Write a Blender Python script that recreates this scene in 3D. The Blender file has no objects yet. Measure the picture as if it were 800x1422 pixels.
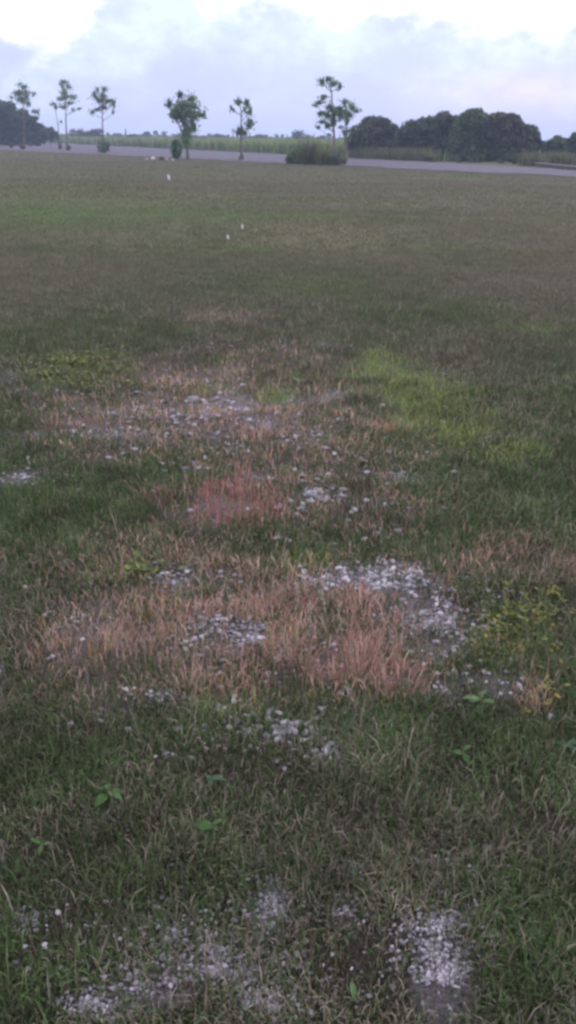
import bpy, bmesh, math, random
import numpy as np
from mathutils import Matrix, Vector

rng = np.random.default_rng(7)
random.seed(7)
scene = bpy.context.scene
COL = scene.collection

# ------------------------------------------------------------------ camera
W0, H0 = 800.0, 1422.0                      # size of the photograph, only used as a ruler
VFOV = math.radians(62.0)
F = (H0 / 2) / math.tan(VFOV / 2)
CAM = np.array([0.0, 0.0, 1.6])
PITCH = math.atan((711 - 191.0) / F)
ROLL = math.radians(0.7)
fw = np.array([0, math.cos(PITCH), -math.sin(PITCH)])
r0 = np.array([1.0, 0, 0]); u0 = np.array([0, math.sin(PITCH), math.cos(PITCH)])
rt = r0 * math.cos(ROLL) + u0 * math.sin(ROLL)
up = u0 * math.cos(ROLL) - r0 * math.sin(ROLL)
cd = bpy.data.cameras.new("camera")
cam = bpy.data.objects.new("camera", cd); COL.objects.link(cam)
M = Matrix(((rt[0], up[0], -fw[0], CAM[0]), (rt[1], up[1], -fw[1], CAM[1]), (rt[2], up[2], -fw[2], CAM[2]), (0, 0, 0, 1)))
cam.matrix_world = M
cd.sensor_fit = 'VERTICAL'; cd.sensor_height = 24
cd.lens = 12 / math.tan(VFOV / 2)
cd.clip_start = 0.05; cd.clip_end = 6000
cd.dof.use_dof = False
scene.camera = cam

# ------------------------------------------------------------------ view, sky, sun
scene.view_settings.view_transform = 'Standard'
scene.view_settings.look = 'None'
scene.view_settings.exposure = 0.12
scene.view_settings.gamma = 1.0
scene.render.engine = 'CYCLES'
scene.cycles.max_bounces = 6
scene.cycles.diffuse_bounces = 3
scene.cycles.transmission_bounces = 3
scene.cycles.transparent_max_bounces = 6
scene.cycles.volume_bounces = 1
scene.cycles.filter_width = 2.9             # the phone's soft picture

SUN_EL, SUN_AZ = math.radians(32), math.radians(28)     # azimuth clockwise from the view direction (+Y)
world = bpy.data.worlds.new("World"); scene.world = world
world.use_nodes = True
nt = world.node_tree; nt.nodes.clear()
N = nt.nodes.new; L = nt.links.new
def mth(op, a, b=None, c=None, tree=None):
    t = tree or nt
    n = t.nodes.new('ShaderNodeMath'); n.operation = op
    for i, v in enumerate((a, b, c)):
        if v is None: continue
        if isinstance(v, (int, float)): n.inputs[i].default_value = v
        else: t.links.new(v, n.inputs[i])
    return n.outputs[0]
wout = N('ShaderNodeOutputWorld'); bg = N('ShaderNodeBackground'); bg.inputs['Strength'].default_value = 0.1
sky = N('ShaderNodeTexSky'); sky.sky_type = 'NISHITA'; sky.sun_disc = False
sky.sun_elevation = SUN_EL; sky.sun_rotation = SUN_AZ
sky.air_density = 1.0; sky.dust_density = 1.5
tc = N('ShaderNodeTexCoord')
sep = N('ShaderNodeSeparateXYZ'); L(tc.outputs['Generated'], sep.inputs[0])
elev = mth('MULTIPLY', mth('ARCSINE', sep.outputs['Z']), 180 / math.pi)            # degrees
azim = mth('MULTIPLY', mth('ARCTAN2', sep.outputs['X'], sep.outputs['Y']), 180 / math.pi)
# clouds live on a plane-like mapping: stretched horizontally near the horizon
def noise(scale, detail, rough, off=0.0, vec=None, stretch=(1, 1, 1.5)):
    mp = N('ShaderNodeMapping'); mp.inputs['Scale'].default_value = stretch
    mp.inputs['Location'].default_value = (off, off * .7, off * .3)
    L(tc.outputs['Generated'], mp.inputs[0])
    n = N('ShaderNodeTexNoise'); n.inputs['Scale'].default_value = scale
    n.inputs['Detail'].default_value = detail; n.inputs['Roughness'].default_value = rough
    L(mp.outputs[0], n.inputs['Vector'])
    return n.outputs['Fac']
nA = noise(9, 5, .55, 1.3); nB = noise(26, 5, .6, 4.1); nC = noise(5, 4, .5, 7.7)
nE = noise(60, 4, .6, 2.2)
# height of the ragged top of the low grey cloud bank, in degrees, against azimuth
ramp = N('ShaderNodeValToRGB'); ramp.color_ramp.interpolation = 'LINEAR'
els = ramp.color_ramp.elements
pts = [(-30, 4.6), (-18, 4.7), (-14.5, 4.3), (-12, 5.4), (-9.5, 8.6), (-7, 8.4), (-5, 6.6), (-1, 6.9), (1, 7.8), (5.5, 8.6), (8.0, 7.2), (9.4, 3.9), (12, 2.9), (15, 2.3), (19, 2.2), (30, 4.0)]
for i, (a, h) in enumerate(pts):
    e = els[i] if i < 2 else els.new(0.5)
    e.position = (a + 40) / 80; e.color = (h / 10, h / 10, h / 10, 1)
els[0].position = (pts[0][0] + 40) / 80
L(mth('DIVIDE', mth('ADD', azim, 40), 80), ramp.inputs[0])
top = mth('MULTIPLY', ramp.outputs[0], 10)
rag = mth('ADD', mth('MULTIPLY', mth('SUBTRACT', nA, .5), 2.0), mth('ADD', mth('MULTIPLY', mth('SUBTRACT', nB, .5), 3.0), mth('MULTIPLY', mth('SUBTRACT', nE, .5), 1.2)))
d = mth('SUBTRACT', mth('ADD', elev, rag), top)
mr = N('ShaderNodeMapRange'); mr.interpolation_type = 'SMOOTHSTEP'
mr.inputs['From Min'].default_value = -0.6; mr.inputs['From Max'].default_value = 1.5
L(d, mr.inputs['Value'])
bright = mr.outputs[0]
# above the bank the overcast goes on, bright with soft grey bellies
hi = N('ShaderNodeMapRange'); hi.inputs['From Min'].default_value = 10; hi.inputs['From Max'].default_value = 35
L(elev, hi.inputs['Value'])
belly = N('ShaderNodeMapRange'); belly.interpolation_type = 'SMOOTHSTEP'
belly.inputs['From Min'].default_value = .38; belly.inputs['From Max'].default_value = .62
L(nC, belly.inputs['Value'])
greyed = mth('MULTIPLY', mth('MULTIPLY', belly.outputs[0], hi.outputs[0]), .55)
bright = mth('MULTIPLY', bright, mth('SUBTRACT', 1, greyed))
# the grey bank itself: lavender at the bottom, paler and faintly mottled higher up
bank = N('ShaderNodeValToRGB')
be = bank.color_ramp.elements
be[0].position = 0.0; be[0].color = (.63, .69, 1.08, 1)
be[1].position = 1.0; be[1].color = (.85, .98, 1.08, 1)
e = be.new(.45); e.color = (.68, .77, 1.10, 1)
L(mth('ADD', mth('DIVIDE', elev, 8), mth('ADD', mth('MULTIPLY', mth('SUBTRACT', nB, .5), 1.3), mth('MULTIPLY', mth('SUBTRACT', nA, .5), 2.2))), bank.inputs[0])
mixc = N('ShaderNodeMix'); mixc.data_type = 'RGBA'
L(bright, mixc.inputs['Factor']); L(bank.outputs[0], mixc.inputs['A']); mixc.inputs['B'].default_value = (1.62, 1.52, 1.84, 1)
# a faint rosy glow low in the bank towards the hidden sun on the right
gl = mth('POWER', 2.718, mth('MULTIPLY', -1, mth('ADD', mth('POWER', mth('DIVIDE', mth('SUBTRACT', azim, 13.5), 5.0), 2), mth('POWER', mth('DIVIDE', mth('SUBTRACT', elev, 2.6), 1.1), 2))))
gl = mth('MULTIPLY', gl, mth('MULTIPLY', mth('SUBTRACT', 1, bright), mth('MULTIPLY', nB, 1.1)))
mixg = N('ShaderNodeMix'); mixg.data_type = 'RGBA'; L(gl, mixg.inputs['Factor']); L(mixc.outputs['Result'], mixg.inputs['A']); mixg.inputs['B'].default_value = (1.02, .88, .98, 1)
mixc = mixg
sc10 = N('ShaderNodeVectorMath'); sc10.operation = 'SCALE'; sc10.inputs['Scale'].default_value = 10.0
L(mixc.outputs['Result'], sc10.inputs[0])
fin = N('ShaderNodeMix'); fin.data_type = 'RGBA'; fin.inputs['Factor'].default_value = .93
L(sky.outputs[0], fin.inputs['A']); L(sc10.outputs[0], fin.inputs['B'])
L(fin.outputs['Result'], bg.inputs['Color']); L(bg.outputs[0], wout.inputs['Surface'])

sd = bpy.data.lights.new("sun", 'SUN'); sd.energy = 0.8; sd.angle = math.radians(20); sd.color = (1, .92, .9)
so = bpy.data.objects.new("sun", sd); COL.objects.link(so)
sdir = Vector((math.sin(SUN_AZ) * math.cos(SUN_EL), math.cos(SUN_AZ) * math.cos(SUN_EL), math.sin(SUN_EL)))
so.rotation_euler = sdir.to_track_quat('Z', 'Y').to_euler(); so.location = (0, 0, 60)

# ------------------------------------------------------------------ helpers
def ray(px, py):
    d = rt * ((px - W0 / 2) / F) + up * ((H0 / 2 - py) / F) + fw
    return d
def gnd(px, py):
    d = ray(px, py); t = -CAM[2] / d[2]
    return CAM[0] + d[0] * t, CAM[1] + d[1] * t
def at_y(px, py, Y):
    d = ray(px, py); t = (Y - CAM[1]) / d[1]
    return CAM + d * t
def ppm(px, py):                      # metres per photograph pixel at a ground point
    d = ray(px, py); t = -CAM[2] / d[2]
    return t / F
def proj(x, y, z=0.0):
    X = np.asarray(x) - CAM[0]; Y = np.asarray(y) - CAM[1]; Z = np.asarray(z) - CAM[2]
    dz = X * fw[0] + Y * fw[1] + Z * fw[2]
    dz = np.where(dz < .05, .05, dz)
    return (W0 / 2 + F * (X * rt[0] + Y * rt[1] + Z * rt[2]) / dz, H0 / 2 - F * (X * up[0] + Y * up[1] + Z * up[2]) / dz)

def _h(ix, iy, s):
    n = (ix.astype(np.int64) * 374761393 + iy.astype(np.int64) * 668265263 + s * 974634777) & 0xffffffff
    n = ((n ^ (n >> 13)) * 1274126177) & 0xffffffff
    n = n ^ (n >> 16)
    return (n & 0xffffff) / float(0xffffff)
def vn(x, y, s=0):
    x = np.asarray(x, float); y = np.asarray(y, float)
    ix = np.floor(x); iy = np.floor(y); fx = x - ix; fy = y - iy
    fx = fx * fx * (3 - 2 * fx); fy = fy * fy * (3 - 2 * fy)
    a = _h(ix, iy, s); b = _h(ix + 1, iy, s); c = _h(ix, iy + 1, s); d_ = _h(ix + 1, iy + 1, s)
    return (a * (1 - fx) + b * fx) * (1 - fy) + (c * (1 - fx) + d_ * fx) * fy
def fbm(x, y, s=0, o=4):
    v = 0; a = .5; t = 0
    for k in range(o):
        v = v + a * vn(np.asarray(x) * 2 ** k, np.asarray(y) * 2 ** k, s + k); t += a; a *= .5
    return v / t
def sst(a, b, v):
    t = np.clip((v - a) / (b - a), 0, 1); return t * t * (3 - 2 * t)

def height(x, y):
    r = np.hypot(x, y)
    return (1 - sst(10, 26, r)) * (.07 * (fbm(x * .9, y * .9, 11) - .5) + .022 * (fbm(x * 5, y * 5, 12, 3) - .5))

# zones of the field, each a list of soft patches (px, py, rx, ry, weight) read off the photograph
Z_GRAVEL = [(510,800,75,20,1),(565,815,60,18,1),(600,868,56,40,1),(610,905,52,30,.95),(560,890,50,30,.5),(545,850,35,22,.8),(635,940,24,14,.7),(690,948,30,16,.6),
    (235,812,28,18,.6),(440,805,46,18,.6),(225,968,42,18,.6),(170,605,58,10,.9),(325,560,42,12,1),(155,572,32,9,.6),(35,668,48,13,.8),(20,525,38,9,.7),(50,545,60,12,.35),
    (470,549,24,8,.8),(565,666,62,10,.65),(432,690,40,12,.6),(455,478,40,6,.35),(455,1050,22,26,.7),(392,1022,20,18,.45),(378,1262,30,48,.75),
    (300,1350,66,22,.85),(215,1382,52,22,.8),(150,1400,50,18,.5),(620,1358,34,44,1),(610,1288,48,18,.65),(240,1300,20,16,.5),(498,1210,24,10,.5),(370,1392,50,16,.55),
    (60,435,22,4,.5),(370,592,60,9,.5),(430,605,50,16,.55),(620,965,26,16,.5),(30,1275,40,20,.35),(265,1362,80,16,.6),(130,1395,40,16,.5),(350,890,60,26,.4),(270,860,50,24,.35),(700,950,30,16,.4),
    (120,858,50,20,.35),(590,1200,60,12,.25),(330,620,60,10,.45),(360,860,240,90,.22),(290,580,230,66,.22),(430,690,150,50,.2),(640,880,90,80,.2),(400,1010,160,40,.16),(300,1320,200,90,.16),(600,1320,110,90,.16),(60,605,70,8,.35),(160,985,40,14,.35),(480,1270,40,40,.25)]
Z_RED = [(332,688,70,34,1.0),(330,690,105,44,.6),(290,715,70,26,.5),(380,700,80,30,.5),(225,692,40,16,.5),(345,602,46,13,.7),(375,600,60,14,.5),(420,835,70,46,.6),(505,905,80,62,.85),(560,945,50,26,.8),(470,930,80,40,.75),(300,845,80,40,.5),
    (500,835,40,24,.8),(370,900,90,50,.55),(620,860,30,60,.3),(450,715,150,40,.35),(790,790,60,22,.6),(720,770,80,30,.3),(260,770,60,30,.3),(90,590,40,10,.3)]
Z_STRAW = [(360,860,260,100,.6),(300,575,220,66,.75),(420,640,160,60,.35),(270,530,120,26,.8),(140,590,70,10,.8),(230,580,60,18,.5),(150,895,110,40,.75),(90,905,60,26,.4),(300,880,110,50,.4),(270,920,50,30,.6),(300,780,120,20,.3),
    (520,598,60,10,.7),(420,560,60,24,.5),(350,540,90,24,.4),(390,500,120,20,.3),(680,780,110,34,.25),(740,970,30,24,.5),(430,960,160,36,.4),(150,960,100,20,.3),(300,440,60,8,.4),(430,330,90,20,.15)]
Z_LIME = [(522,512,46,22,1),(560,538,62,30,1),(605,570,62,32,1),(650,602,58,28,1),(700,634,52,22,.75),(385,548,26,13,.9),(300,538,40,10,.3),(430,395,70,10,.25),(110,296,240,15,.7),(310,300,90,11,.45),(30,285,110,12,.6),(430,300,60,6,.35),(345,345,40,5,.4),(740,455,50,8,.4),
    (620,550,30,10,.4),(690,590,40,12,.35),(330,985,50,14,.35),(410,770,60,12,.4)]
Z_WEED = [(110,512,66,20,1),(170,520,40,14,.5),(190,800,40,20,.3),(690,890,60,40,.5),(740,860,50,50,.4)]
Z_GREEN = [(60,1080,80,60,.7),(750,1320,110,140,.8),(700,1080,110,60,.3),(60,1010,60,30,.4),(230,1240,160,60,.4),(40,1350,60,60,.5)]
def zone(zl, px, py, nz, soft=.55):
    m = np.zeros_like(px)
    for cx, cy, rx, ry, w in zl:
        q = np.hypot((px - cx) / rx, (py - cy) / ry)
        m = np.maximum(m, w * (1 - sst(soft - .35, 1.55, q + nz)))
    return m
def zones(x, y):
    px, py = proj(x, y)
    k = 1.0
    nz = (fbm(x * 3.2, y * 3.2, 31, 4) - .5) * 1.7 + (fbm(x * 13, y * 13, 35, 3) - .5) * 1.3
    nz2 = (fbm(x * 4.2, y * 4.2, 41, 4) - .5) * 1.6 + (fbm(x * 12, y * 12, 45, 3) - .5) * 1.1
    vis = (py < 1600)
    return {'gravel': zone(Z_GRAVEL, px, py, nz, .35), 'red': zone(Z_RED, px, py, nz2), 'straw': zone(Z_STRAW, px, py, nz2[::1] * .9),
            'lime': zone(Z_LIME, px, py, nz2 * .85), 'weed': zone(Z_WEED, px, py, nz2), 'green': zone(Z_GREEN, px, py, nz2), 'px': px, 'py': py}

def set_props(o, label=None, cat=None, group=None, kind=None):
    if label: o['label'] = label
    if cat: o['category'] = cat
    if group: o['group'] = group
    if kind: o['kind'] = kind
    return o
def link(name, me, parent=None):
    o = bpy.data.objects.new(name, me); COL.objects.link(o)
    if parent is not None: o.parent = parent
    return o
def empty(name, loc):
    o = bpy.data.objects.new(name, None); COL.objects.link(o); o.location = loc; o.empty_display_size = .1
    return o
def mesh_np(name, verts, tris=None, quads=None, mat=None, tint=None, smooth=False):
    me = bpy.data.meshes.new(name)
    verts = np.asarray(verts, np.float32)
    nt_ = 0 if tris is None else len(tris); nq = 0 if quads is None else len(quads)
    me.vertices.add(len(verts)); me.vertices.foreach_set('co', verts.ravel())
    lv = []
    if nt_: lv.append(np.asarray(tris, np.int32).ravel())
    if nq: lv.append(np.asarray(quads, np.int32).ravel())
    lv = np.concatenate(lv)
    me.loops.add(len(lv)); me.loops.foreach_set('vertex_index', lv)
    me.polygons.add(nt_ + nq)
    st = np.concatenate([np.arange(nt_) * 3, nt_ * 3 + np.arange(nq) * 4]).astype(np.int32)
    me.polygons.foreach_set('loop_start', st)
    me.polygons.foreach_set('use_smooth', np.full(nt_ + nq, smooth, bool))
    if tint is not None:
        at = me.attributes.new('tint', 'FLOAT_COLOR', 'POINT')
        t4 = np.ones((len(verts), 4), np.float32); t4[:, :3] = tint
        at.data.foreach_set('color', t4.ravel())
    me.update(calc_edges=True); me.validate()
    if mat: me.materials.append(mat)
    return me

# ------------------------------------------------------------------ materials
def new_mat(name):
    m = bpy.data.materials.new(name); m.use_nodes = True
    t = m.node_tree; b = t.nodes['Principled BSDF']
    return m, t, b
def nz_node(t, scale, detail=4, rough=.6, coord='Object'):
    c = t.nodes.new('ShaderNodeTexCoord'); n = t.nodes.new('ShaderNodeTexNoise')
    n.inputs['Scale'].default_value = scale; n.inputs['Detail'].default_value = detail; n.inputs['Roughness'].default_value = rough
    t.links.new(c.outputs[coord], n.inputs['Vector']); return n
def leaf_mat(name, trans=.3, rough=.65, base=None, var=.35, nscale=3.0):
    """Leaf surface: own colour from the 'tint' attribute or a base colour, a little translucency."""
    m, t, b = new_mat(name)
    b.inputs['Roughness'].default_value = rough; b.inputs['Specular IOR Level'].default_value = .25
    if base is None:
        a = t.nodes.new('ShaderNodeAttribute'); a.attribute_name = 'tint'; col = a.outputs['Color']
    else:
        a = t.nodes.new('ShaderNodeRGB'); a.outputs[0].default_value = (*base, 1); col = a.outputs[0]
    n = nz_node(t, nscale, 3)
    hs = t.nodes.new('ShaderNodeHueSaturation')
    t.links.new(mth('ADD', mth('MULTIPLY', n.outputs['Fac'], var * 2, tree=t), 1 - var, tree=t), hs.inputs['Value'])
    t.links.new(col, hs.inputs['Color'])
    t.links.new(hs.outputs[0], b.inputs['Base Color'])
    tr = t.nodes.new('ShaderNodeBsdfTranslucent'); t.links.new(hs.outputs[0], tr.inputs['Color'])
    mx = t.nodes.new('ShaderNodeMixShader'); mx.inputs[0].default_value = trans
    t.links.new(b.outputs[0], mx.inputs[1]); t.links.new(tr.outputs[0], mx.inputs[2])
    t.links.new(mx.outputs[0], t.nodes['Material Output'].inputs['Surface'])
    return m
def solid_mat(name, c1, c2, scale=6, rough=.9, bump=.3, detail=5, dist=.02):
    m, t, b = new_mat(name)
    n = nz_node(t, scale, detail)
    r = t.nodes.new('ShaderNodeValToRGB')
    r.color_ramp.elements[0].position = .3; r.color_ramp.elements[0].color = (*c1, 1)
    r.color_ramp.elements[1].position = .7; r.color_ramp.elements[1].color = (*c2, 1)
    t.links.new(n.outputs['Fac'], r.inputs[0]); t.links.new(r.outputs[0], b.inputs['Base Color'])
    b.inputs['Roughness'].default_value = rough; b.inputs['Specular IOR Level'].default_value = .2
    bp = t.nodes.new('ShaderNodeBump'); bp.inputs['Strength'].default_value = bump; bp.inputs['Distance'].default_value = dist
    t.links.new(n.outputs['Fac'], bp.inputs['Height']); t.links.new(bp.outputs[0], b.inputs['Normal'])
    return m
M_GRASS = leaf_mat('grass_blades', .2)
M_TREE = leaf_mat('tree_leaves', .4, nscale=.6, var=.35)
M_BARK = solid_mat('bark', (.09, .075, .065), (.2, .175, .16), 5)
M_STONE = solid_mat('limestone', (.37, .355, .375), (.6, .58, .61), 9, .9, .4, 5, .004)
_t = M_STONE.node_tree; _b = _t.nodes['Principled BSDF']; _c = _b.inputs['Base Color'].links[0].from_socket
_oi = _t.nodes.new('ShaderNodeObjectInfo'); _hn = _t.nodes.new('ShaderNodeHueSaturation')
_t.links.new(mth('ADD', .45, mth('MULTIPLY', _oi.outputs['Random'], .75, tree=_t), tree=_t), _hn.inputs['Value'])
_t.links.new(_c, _hn.inputs['Color']); _t.links.new(_hn.outputs[0], _b.inputs['Base Color'])
M_STEM = leaf_mat('stalk', .1, base=(.2, .2, .09))

# ground: colour carried by zones, broken up by fine noise
m, t, b = new_mat('field_soil'); M_GROUND = m
a = t.nodes.new('ShaderNodeAttribute'); a.attribute_name = 'tint'
n1 = nz_node(t, 55, 6, .7); n2 = nz_node(t, 5, 6, .65); n3 = nz_node(t, .35, 6, .6)
v = mth('MULTIPLY', mth('ADD', .1, mth('MULTIPLY', n1.outputs['Fac'], 1.8, tree=t), tree=t), mth('ADD', .5, n2.outputs['Fac'], tree=t), tree=t)
v = mth('MULTIPLY', v, mth('ADD', .6, mth('MULTIPLY', n3.outputs['Fac'], .8, tree=t), tree=t), tree=t)
vo = t.nodes.new('ShaderNodeTexVoronoi'); vo.inputs['Scale'].default_value = 130; vo.inputs['Randomness'].default_value = 1
t.links.new(nz_node(t, 1).inputs['Vector'].links[0].from_socket, vo.inputs['Vector'])
v = mth('MULTIPLY', v, mth('SUBTRACT', 1.5, mth('MULTIPLY', vo.outputs['Distance'], 1.1, tree=t), tree=t), tree=t)
hs = t.nodes.new('ShaderNodeHueSaturation'); t.links.new(v, hs.inputs['Value']); t.links.new(a.outputs['Color'], hs.inputs['Color'])
t.links.new(mth('ADD', .485, mth('MULTIPLY', n2.outputs['Fac'], .03, tree=t), tree=t), hs.inputs['Hue'])
t.links.new(hs.outputs[0], b.inputs['Base Color']); b.inputs['Roughness'].default_value = .95; b.inputs['Specular IOR Level'].default_value = .1
bp = t.nodes.new('ShaderNodeBump'); bp.inputs['Strength'].default_value = .8; bp.inputs['Distance'].default_value = .02
t.links.new(mth('SUBTRACT', n1.outputs['Fac'], mth('MULTIPLY', vo.outputs['Distance'], .5, tree=t), tree=t), bp.inputs['Height']); t.links.new(bp.outputs[0], b.inputs['Normal'])

# ------------------------------------------------------------------ colours of the turf (what grows where)
def lerp(a_, b_, t_): return a_ + (b_ - a_) * t_[:, None]
C_OLIVE = np.array([.12, .135, .062]); C_GREEN = np.array([.064, .14, .042]); C_DEAD = np.array([.31, .27, .22])
C_BROWN = np.array([.18, .15, .105]); C_RED = np.array([.45, .165, .15]); C_PINK = np.array([.54, .335, .295]); C_STRAW = np.array([.50, .375, .285])
C_LIME = np.array([.27, .29, .09]); C_ORANGE = np.array([.40, .26, .09]); C_MARL = np.array([.25, .23, .255])

def turf_colour(x, y, z, n):
    """Blade colour at n places, with scatter from blade to blade."""
    u = rng.random(n); w = rng.random(n)
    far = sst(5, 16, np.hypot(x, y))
    pat = fbm(x * .8, y * .8, 51, 4); pat2 = fbm(x * .16, y * .35, 55, 4)
    pg = np.clip(.76 + (pat - .5) * 1.3 + (pat2 - .5) * 1.2 * far - .28 * far + .6 * z['green'], 0.05, .95)     # share of green blades
    c = np.where((u < pg)[:, None], lerp(np.tile(C_OLIVE, (n, 1)), np.tile(C_GREEN, (n, 1)), w), lerp(np.tile(C_BROWN, (n, 1)), np.tile(C_DEAD, (n, 1)), w))
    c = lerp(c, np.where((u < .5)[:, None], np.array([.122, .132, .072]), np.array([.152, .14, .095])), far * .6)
    k = rng.random(n)
    s = z['straw'] * .6 > k
    c[s] = lerp(np.tile(C_STRAW, (n, 1)), np.tile(C_PINK, (n, 1)), w)[s]
    so_ = s & (rng.random(n) < .18); c[so_] = C_ORANGE
    k = rng.random(n); s = z['red'] * .42 > k
    strong = np.clip(z['red'] - .6, 0, 1) * 2
    c[s] = lerp(np.tile(C_PINK, (n, 1)), np.tile(C_RED, (n, 1)), np.clip(w * .55 + strong * .6, 0, 1))[s]
    k = rng.random(n); s = z['lime'] * .75 > k
    c[s] = lerp(lerp(np.tile(C_LIME, (n, 1)), np.tile(np.array([.165, .25, .085]), (n, 1)), far), np.tile(C_GREEN, (n, 1)) * 1.4, w * .55)[s]
    s = z['weed'] > rng.random(n) * 1.2
    c[s] = np.array([.15, .2, .05])
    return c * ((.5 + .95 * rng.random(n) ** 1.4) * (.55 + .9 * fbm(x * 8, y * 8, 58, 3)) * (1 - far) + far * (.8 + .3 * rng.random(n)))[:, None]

# ------------------------------------------------------------------ ground sheet
def build_ground():
    fine = np.radians(np.arange(-30, 30.01, .2)); coarse = np.radians(np.arange(35, 330, 5))
    ang = np.concatenate([fine, coarse])
    rad = np.concatenate([[.15], np.exp(np.linspace(math.log(.3), math.log(40), 300)), np.exp(np.linspace(math.log(42), math.log(900), 60))])
    A, R_ = np.meshgrid(ang, rad)
    x = (R_ * np.sin(A)).ravel(); y = (R_ * np.cos(A)).ravel()
    zn = zones(x, y)
    inview = (np.abs(A).ravel() < math.radians(34)) & (zn['py'] < 1560)
    for k in ('gravel', 'red', 'straw', 'lime', 'weed', 'green'): zn[k] = zn[k] * inview
    z = height(x, y)
    n = len(x)
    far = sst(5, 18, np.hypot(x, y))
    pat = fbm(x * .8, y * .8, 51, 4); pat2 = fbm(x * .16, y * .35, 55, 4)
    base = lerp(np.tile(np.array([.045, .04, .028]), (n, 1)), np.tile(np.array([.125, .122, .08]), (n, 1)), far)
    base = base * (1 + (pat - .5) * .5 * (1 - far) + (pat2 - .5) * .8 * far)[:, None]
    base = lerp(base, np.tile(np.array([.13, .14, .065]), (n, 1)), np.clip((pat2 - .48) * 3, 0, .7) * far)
    base = lerp(base, np.tile(np.array([.25, .2, .185]), (n, 1)), np.clip(np.maximum(zn['red'], zn['straw']) * .45, 0, 1))
    base = lerp(base, np.tile(np.array([.13, .2, .075]), (n, 1)), np.clip(zn['lime'] * .8, 0, 1))
    base = lerp(base, np.tile(C_MARL, (n, 1)), np.clip(zn['gravel'] * .6 - .05, 0, .36))
    na, nr = len(ang), len(rad)
    i, j = np.meshgrid(np.arange(nr - 1), np.arange(na), indexing='ij')
    i = i.ravel(); j = j.ravel(); j2 = (j + 1) % na
    q = np.stack([i * na + j2, i * na + j, (i + 1) * na + j, (i + 1) * na + j2], 1)
    V = np.stack([x, y, z], 1); V = np.vstack([V, [[0, 0, 0]]]); base = np.vstack([base, base[:1]])
    jj = np.arange(na); tr = np.stack([np.full(na, n), jj, (jj + 1) % na], 1)
    # keep the sheet facing up
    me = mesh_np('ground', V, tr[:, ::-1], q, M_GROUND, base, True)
    if sum(p.normal.z for p in me.polygons[:200]) < 0: me.flip_normals()
    set_props(link('ground', me), 'short mown field of brown green turf with bare stony patches', kind='structure')
build_ground()

# ------------------------------------------------------------------ turf blades
def blades(x, y, ln, wd, lean, col, z0=None, seg=2, az=None):
    """Bent tapering blades: root pair, middle pair, tip."""
    n = len(x)
    az = rng.random(n) * 2 * math.pi if az is None else az
    z = height(x, y) if z0 is None else z0
    dx, dy = np.cos(az), np.sin(az)
    fa = rng.random(n) * 2 * math.pi                        # which way the flat side faces
    sx, sy = np.cos(fa) * wd / 2, np.sin(fa) * wd / 2
    l1 = lean * .55; l2 = lean * 1.2
    mx_ = x + dx * np.sin(l1) * ln * .55; my = y + dy * np.sin(l1) * ln * .55; mz = z + np.cos(l1) * ln * .55
    tx = mx_ + dx * np.sin(l2) * ln * .45; ty = my + dy * np.sin(l2) * ln * .45; tz = np.maximum(mz + np.cos(l2) * ln * .45, z + .004)
    root = np.stack([x, y, z - .006], 1); mid = np.stack([mx_, my, mz], 1); tip = np.stack([tx, ty, tz], 1)
    S = np.stack([sx, sy, np.zeros(n)], 1)
    if seg == 1:
        V = np.stack([root - S, root + S, tip], 1).reshape(-1, 3)
        i = np.arange(n) * 3
        return V, np.stack([i, i + 1, i + 2], 1), None, np.repeat(col, 3, 0)
    V = np.stack([root - S, root + S, mid + S * .8, mid - S * .8, tip], 1).reshape(-1, 3)
    i = np.arange(n) * 5
    return V, np.stack([i + 3, i + 2, i + 4], 1), np.stack([i, i + 1, i + 2, i + 3], 1), np.repeat(col, 5, 0)
def join(parts):
    V, T, Q, C = [], [], [], []; o = 0
    for v_, t_, q_, c_ in parts:
        V.append(v_); C.append(c_)
        if t_ is not None: T.append(t_ + o)
        if q_ is not None: Q.append(q_ + o)
        o += len(v_)
    return np.vstack(V), (np.vstack(T) if T else None), (np.vstack(Q) if Q else None), np.vstack(C)

near_d = np.array(gnd(400, 1422)); 
def scatter(y0, y1, dens):
    """Random ground points in the strip y0..y1 inside the view and a step to either side of it."""
    hw = lambda yy: .345 * yy + .75
    area = (hw(y0) + hw(y1)) * (y1 - y0)
    n = int(area * dens * 1.15)
    y = y0 + (y1 - y0) * rng.random(n); m_ = max(hw(y0), hw(y1)); x = (rng.random(n) * 2 - 1) * m_
    k = np.abs(x) < hw(y); return x[k], y[k]
# near edge of the bare strip (the turf stops there)
SA = np.array(gnd(0, 208.5)); SB = np.array(gnd(800, 246))
def strip_side(x, y):                  # >0 on the camera's side of the strip's near edge, in metres
    dvec = SB - SA; nrm = np.array([dvec[1], -dvec[0]]); nrm = nrm / np.hypot(*nrm)
    if nrm @ (np.array([0, 0]) - SA) < 0: nrm = -nrm
    return (x - SA[0]) * nrm[0] + (y - SA[1]) * nrm[1]

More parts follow.
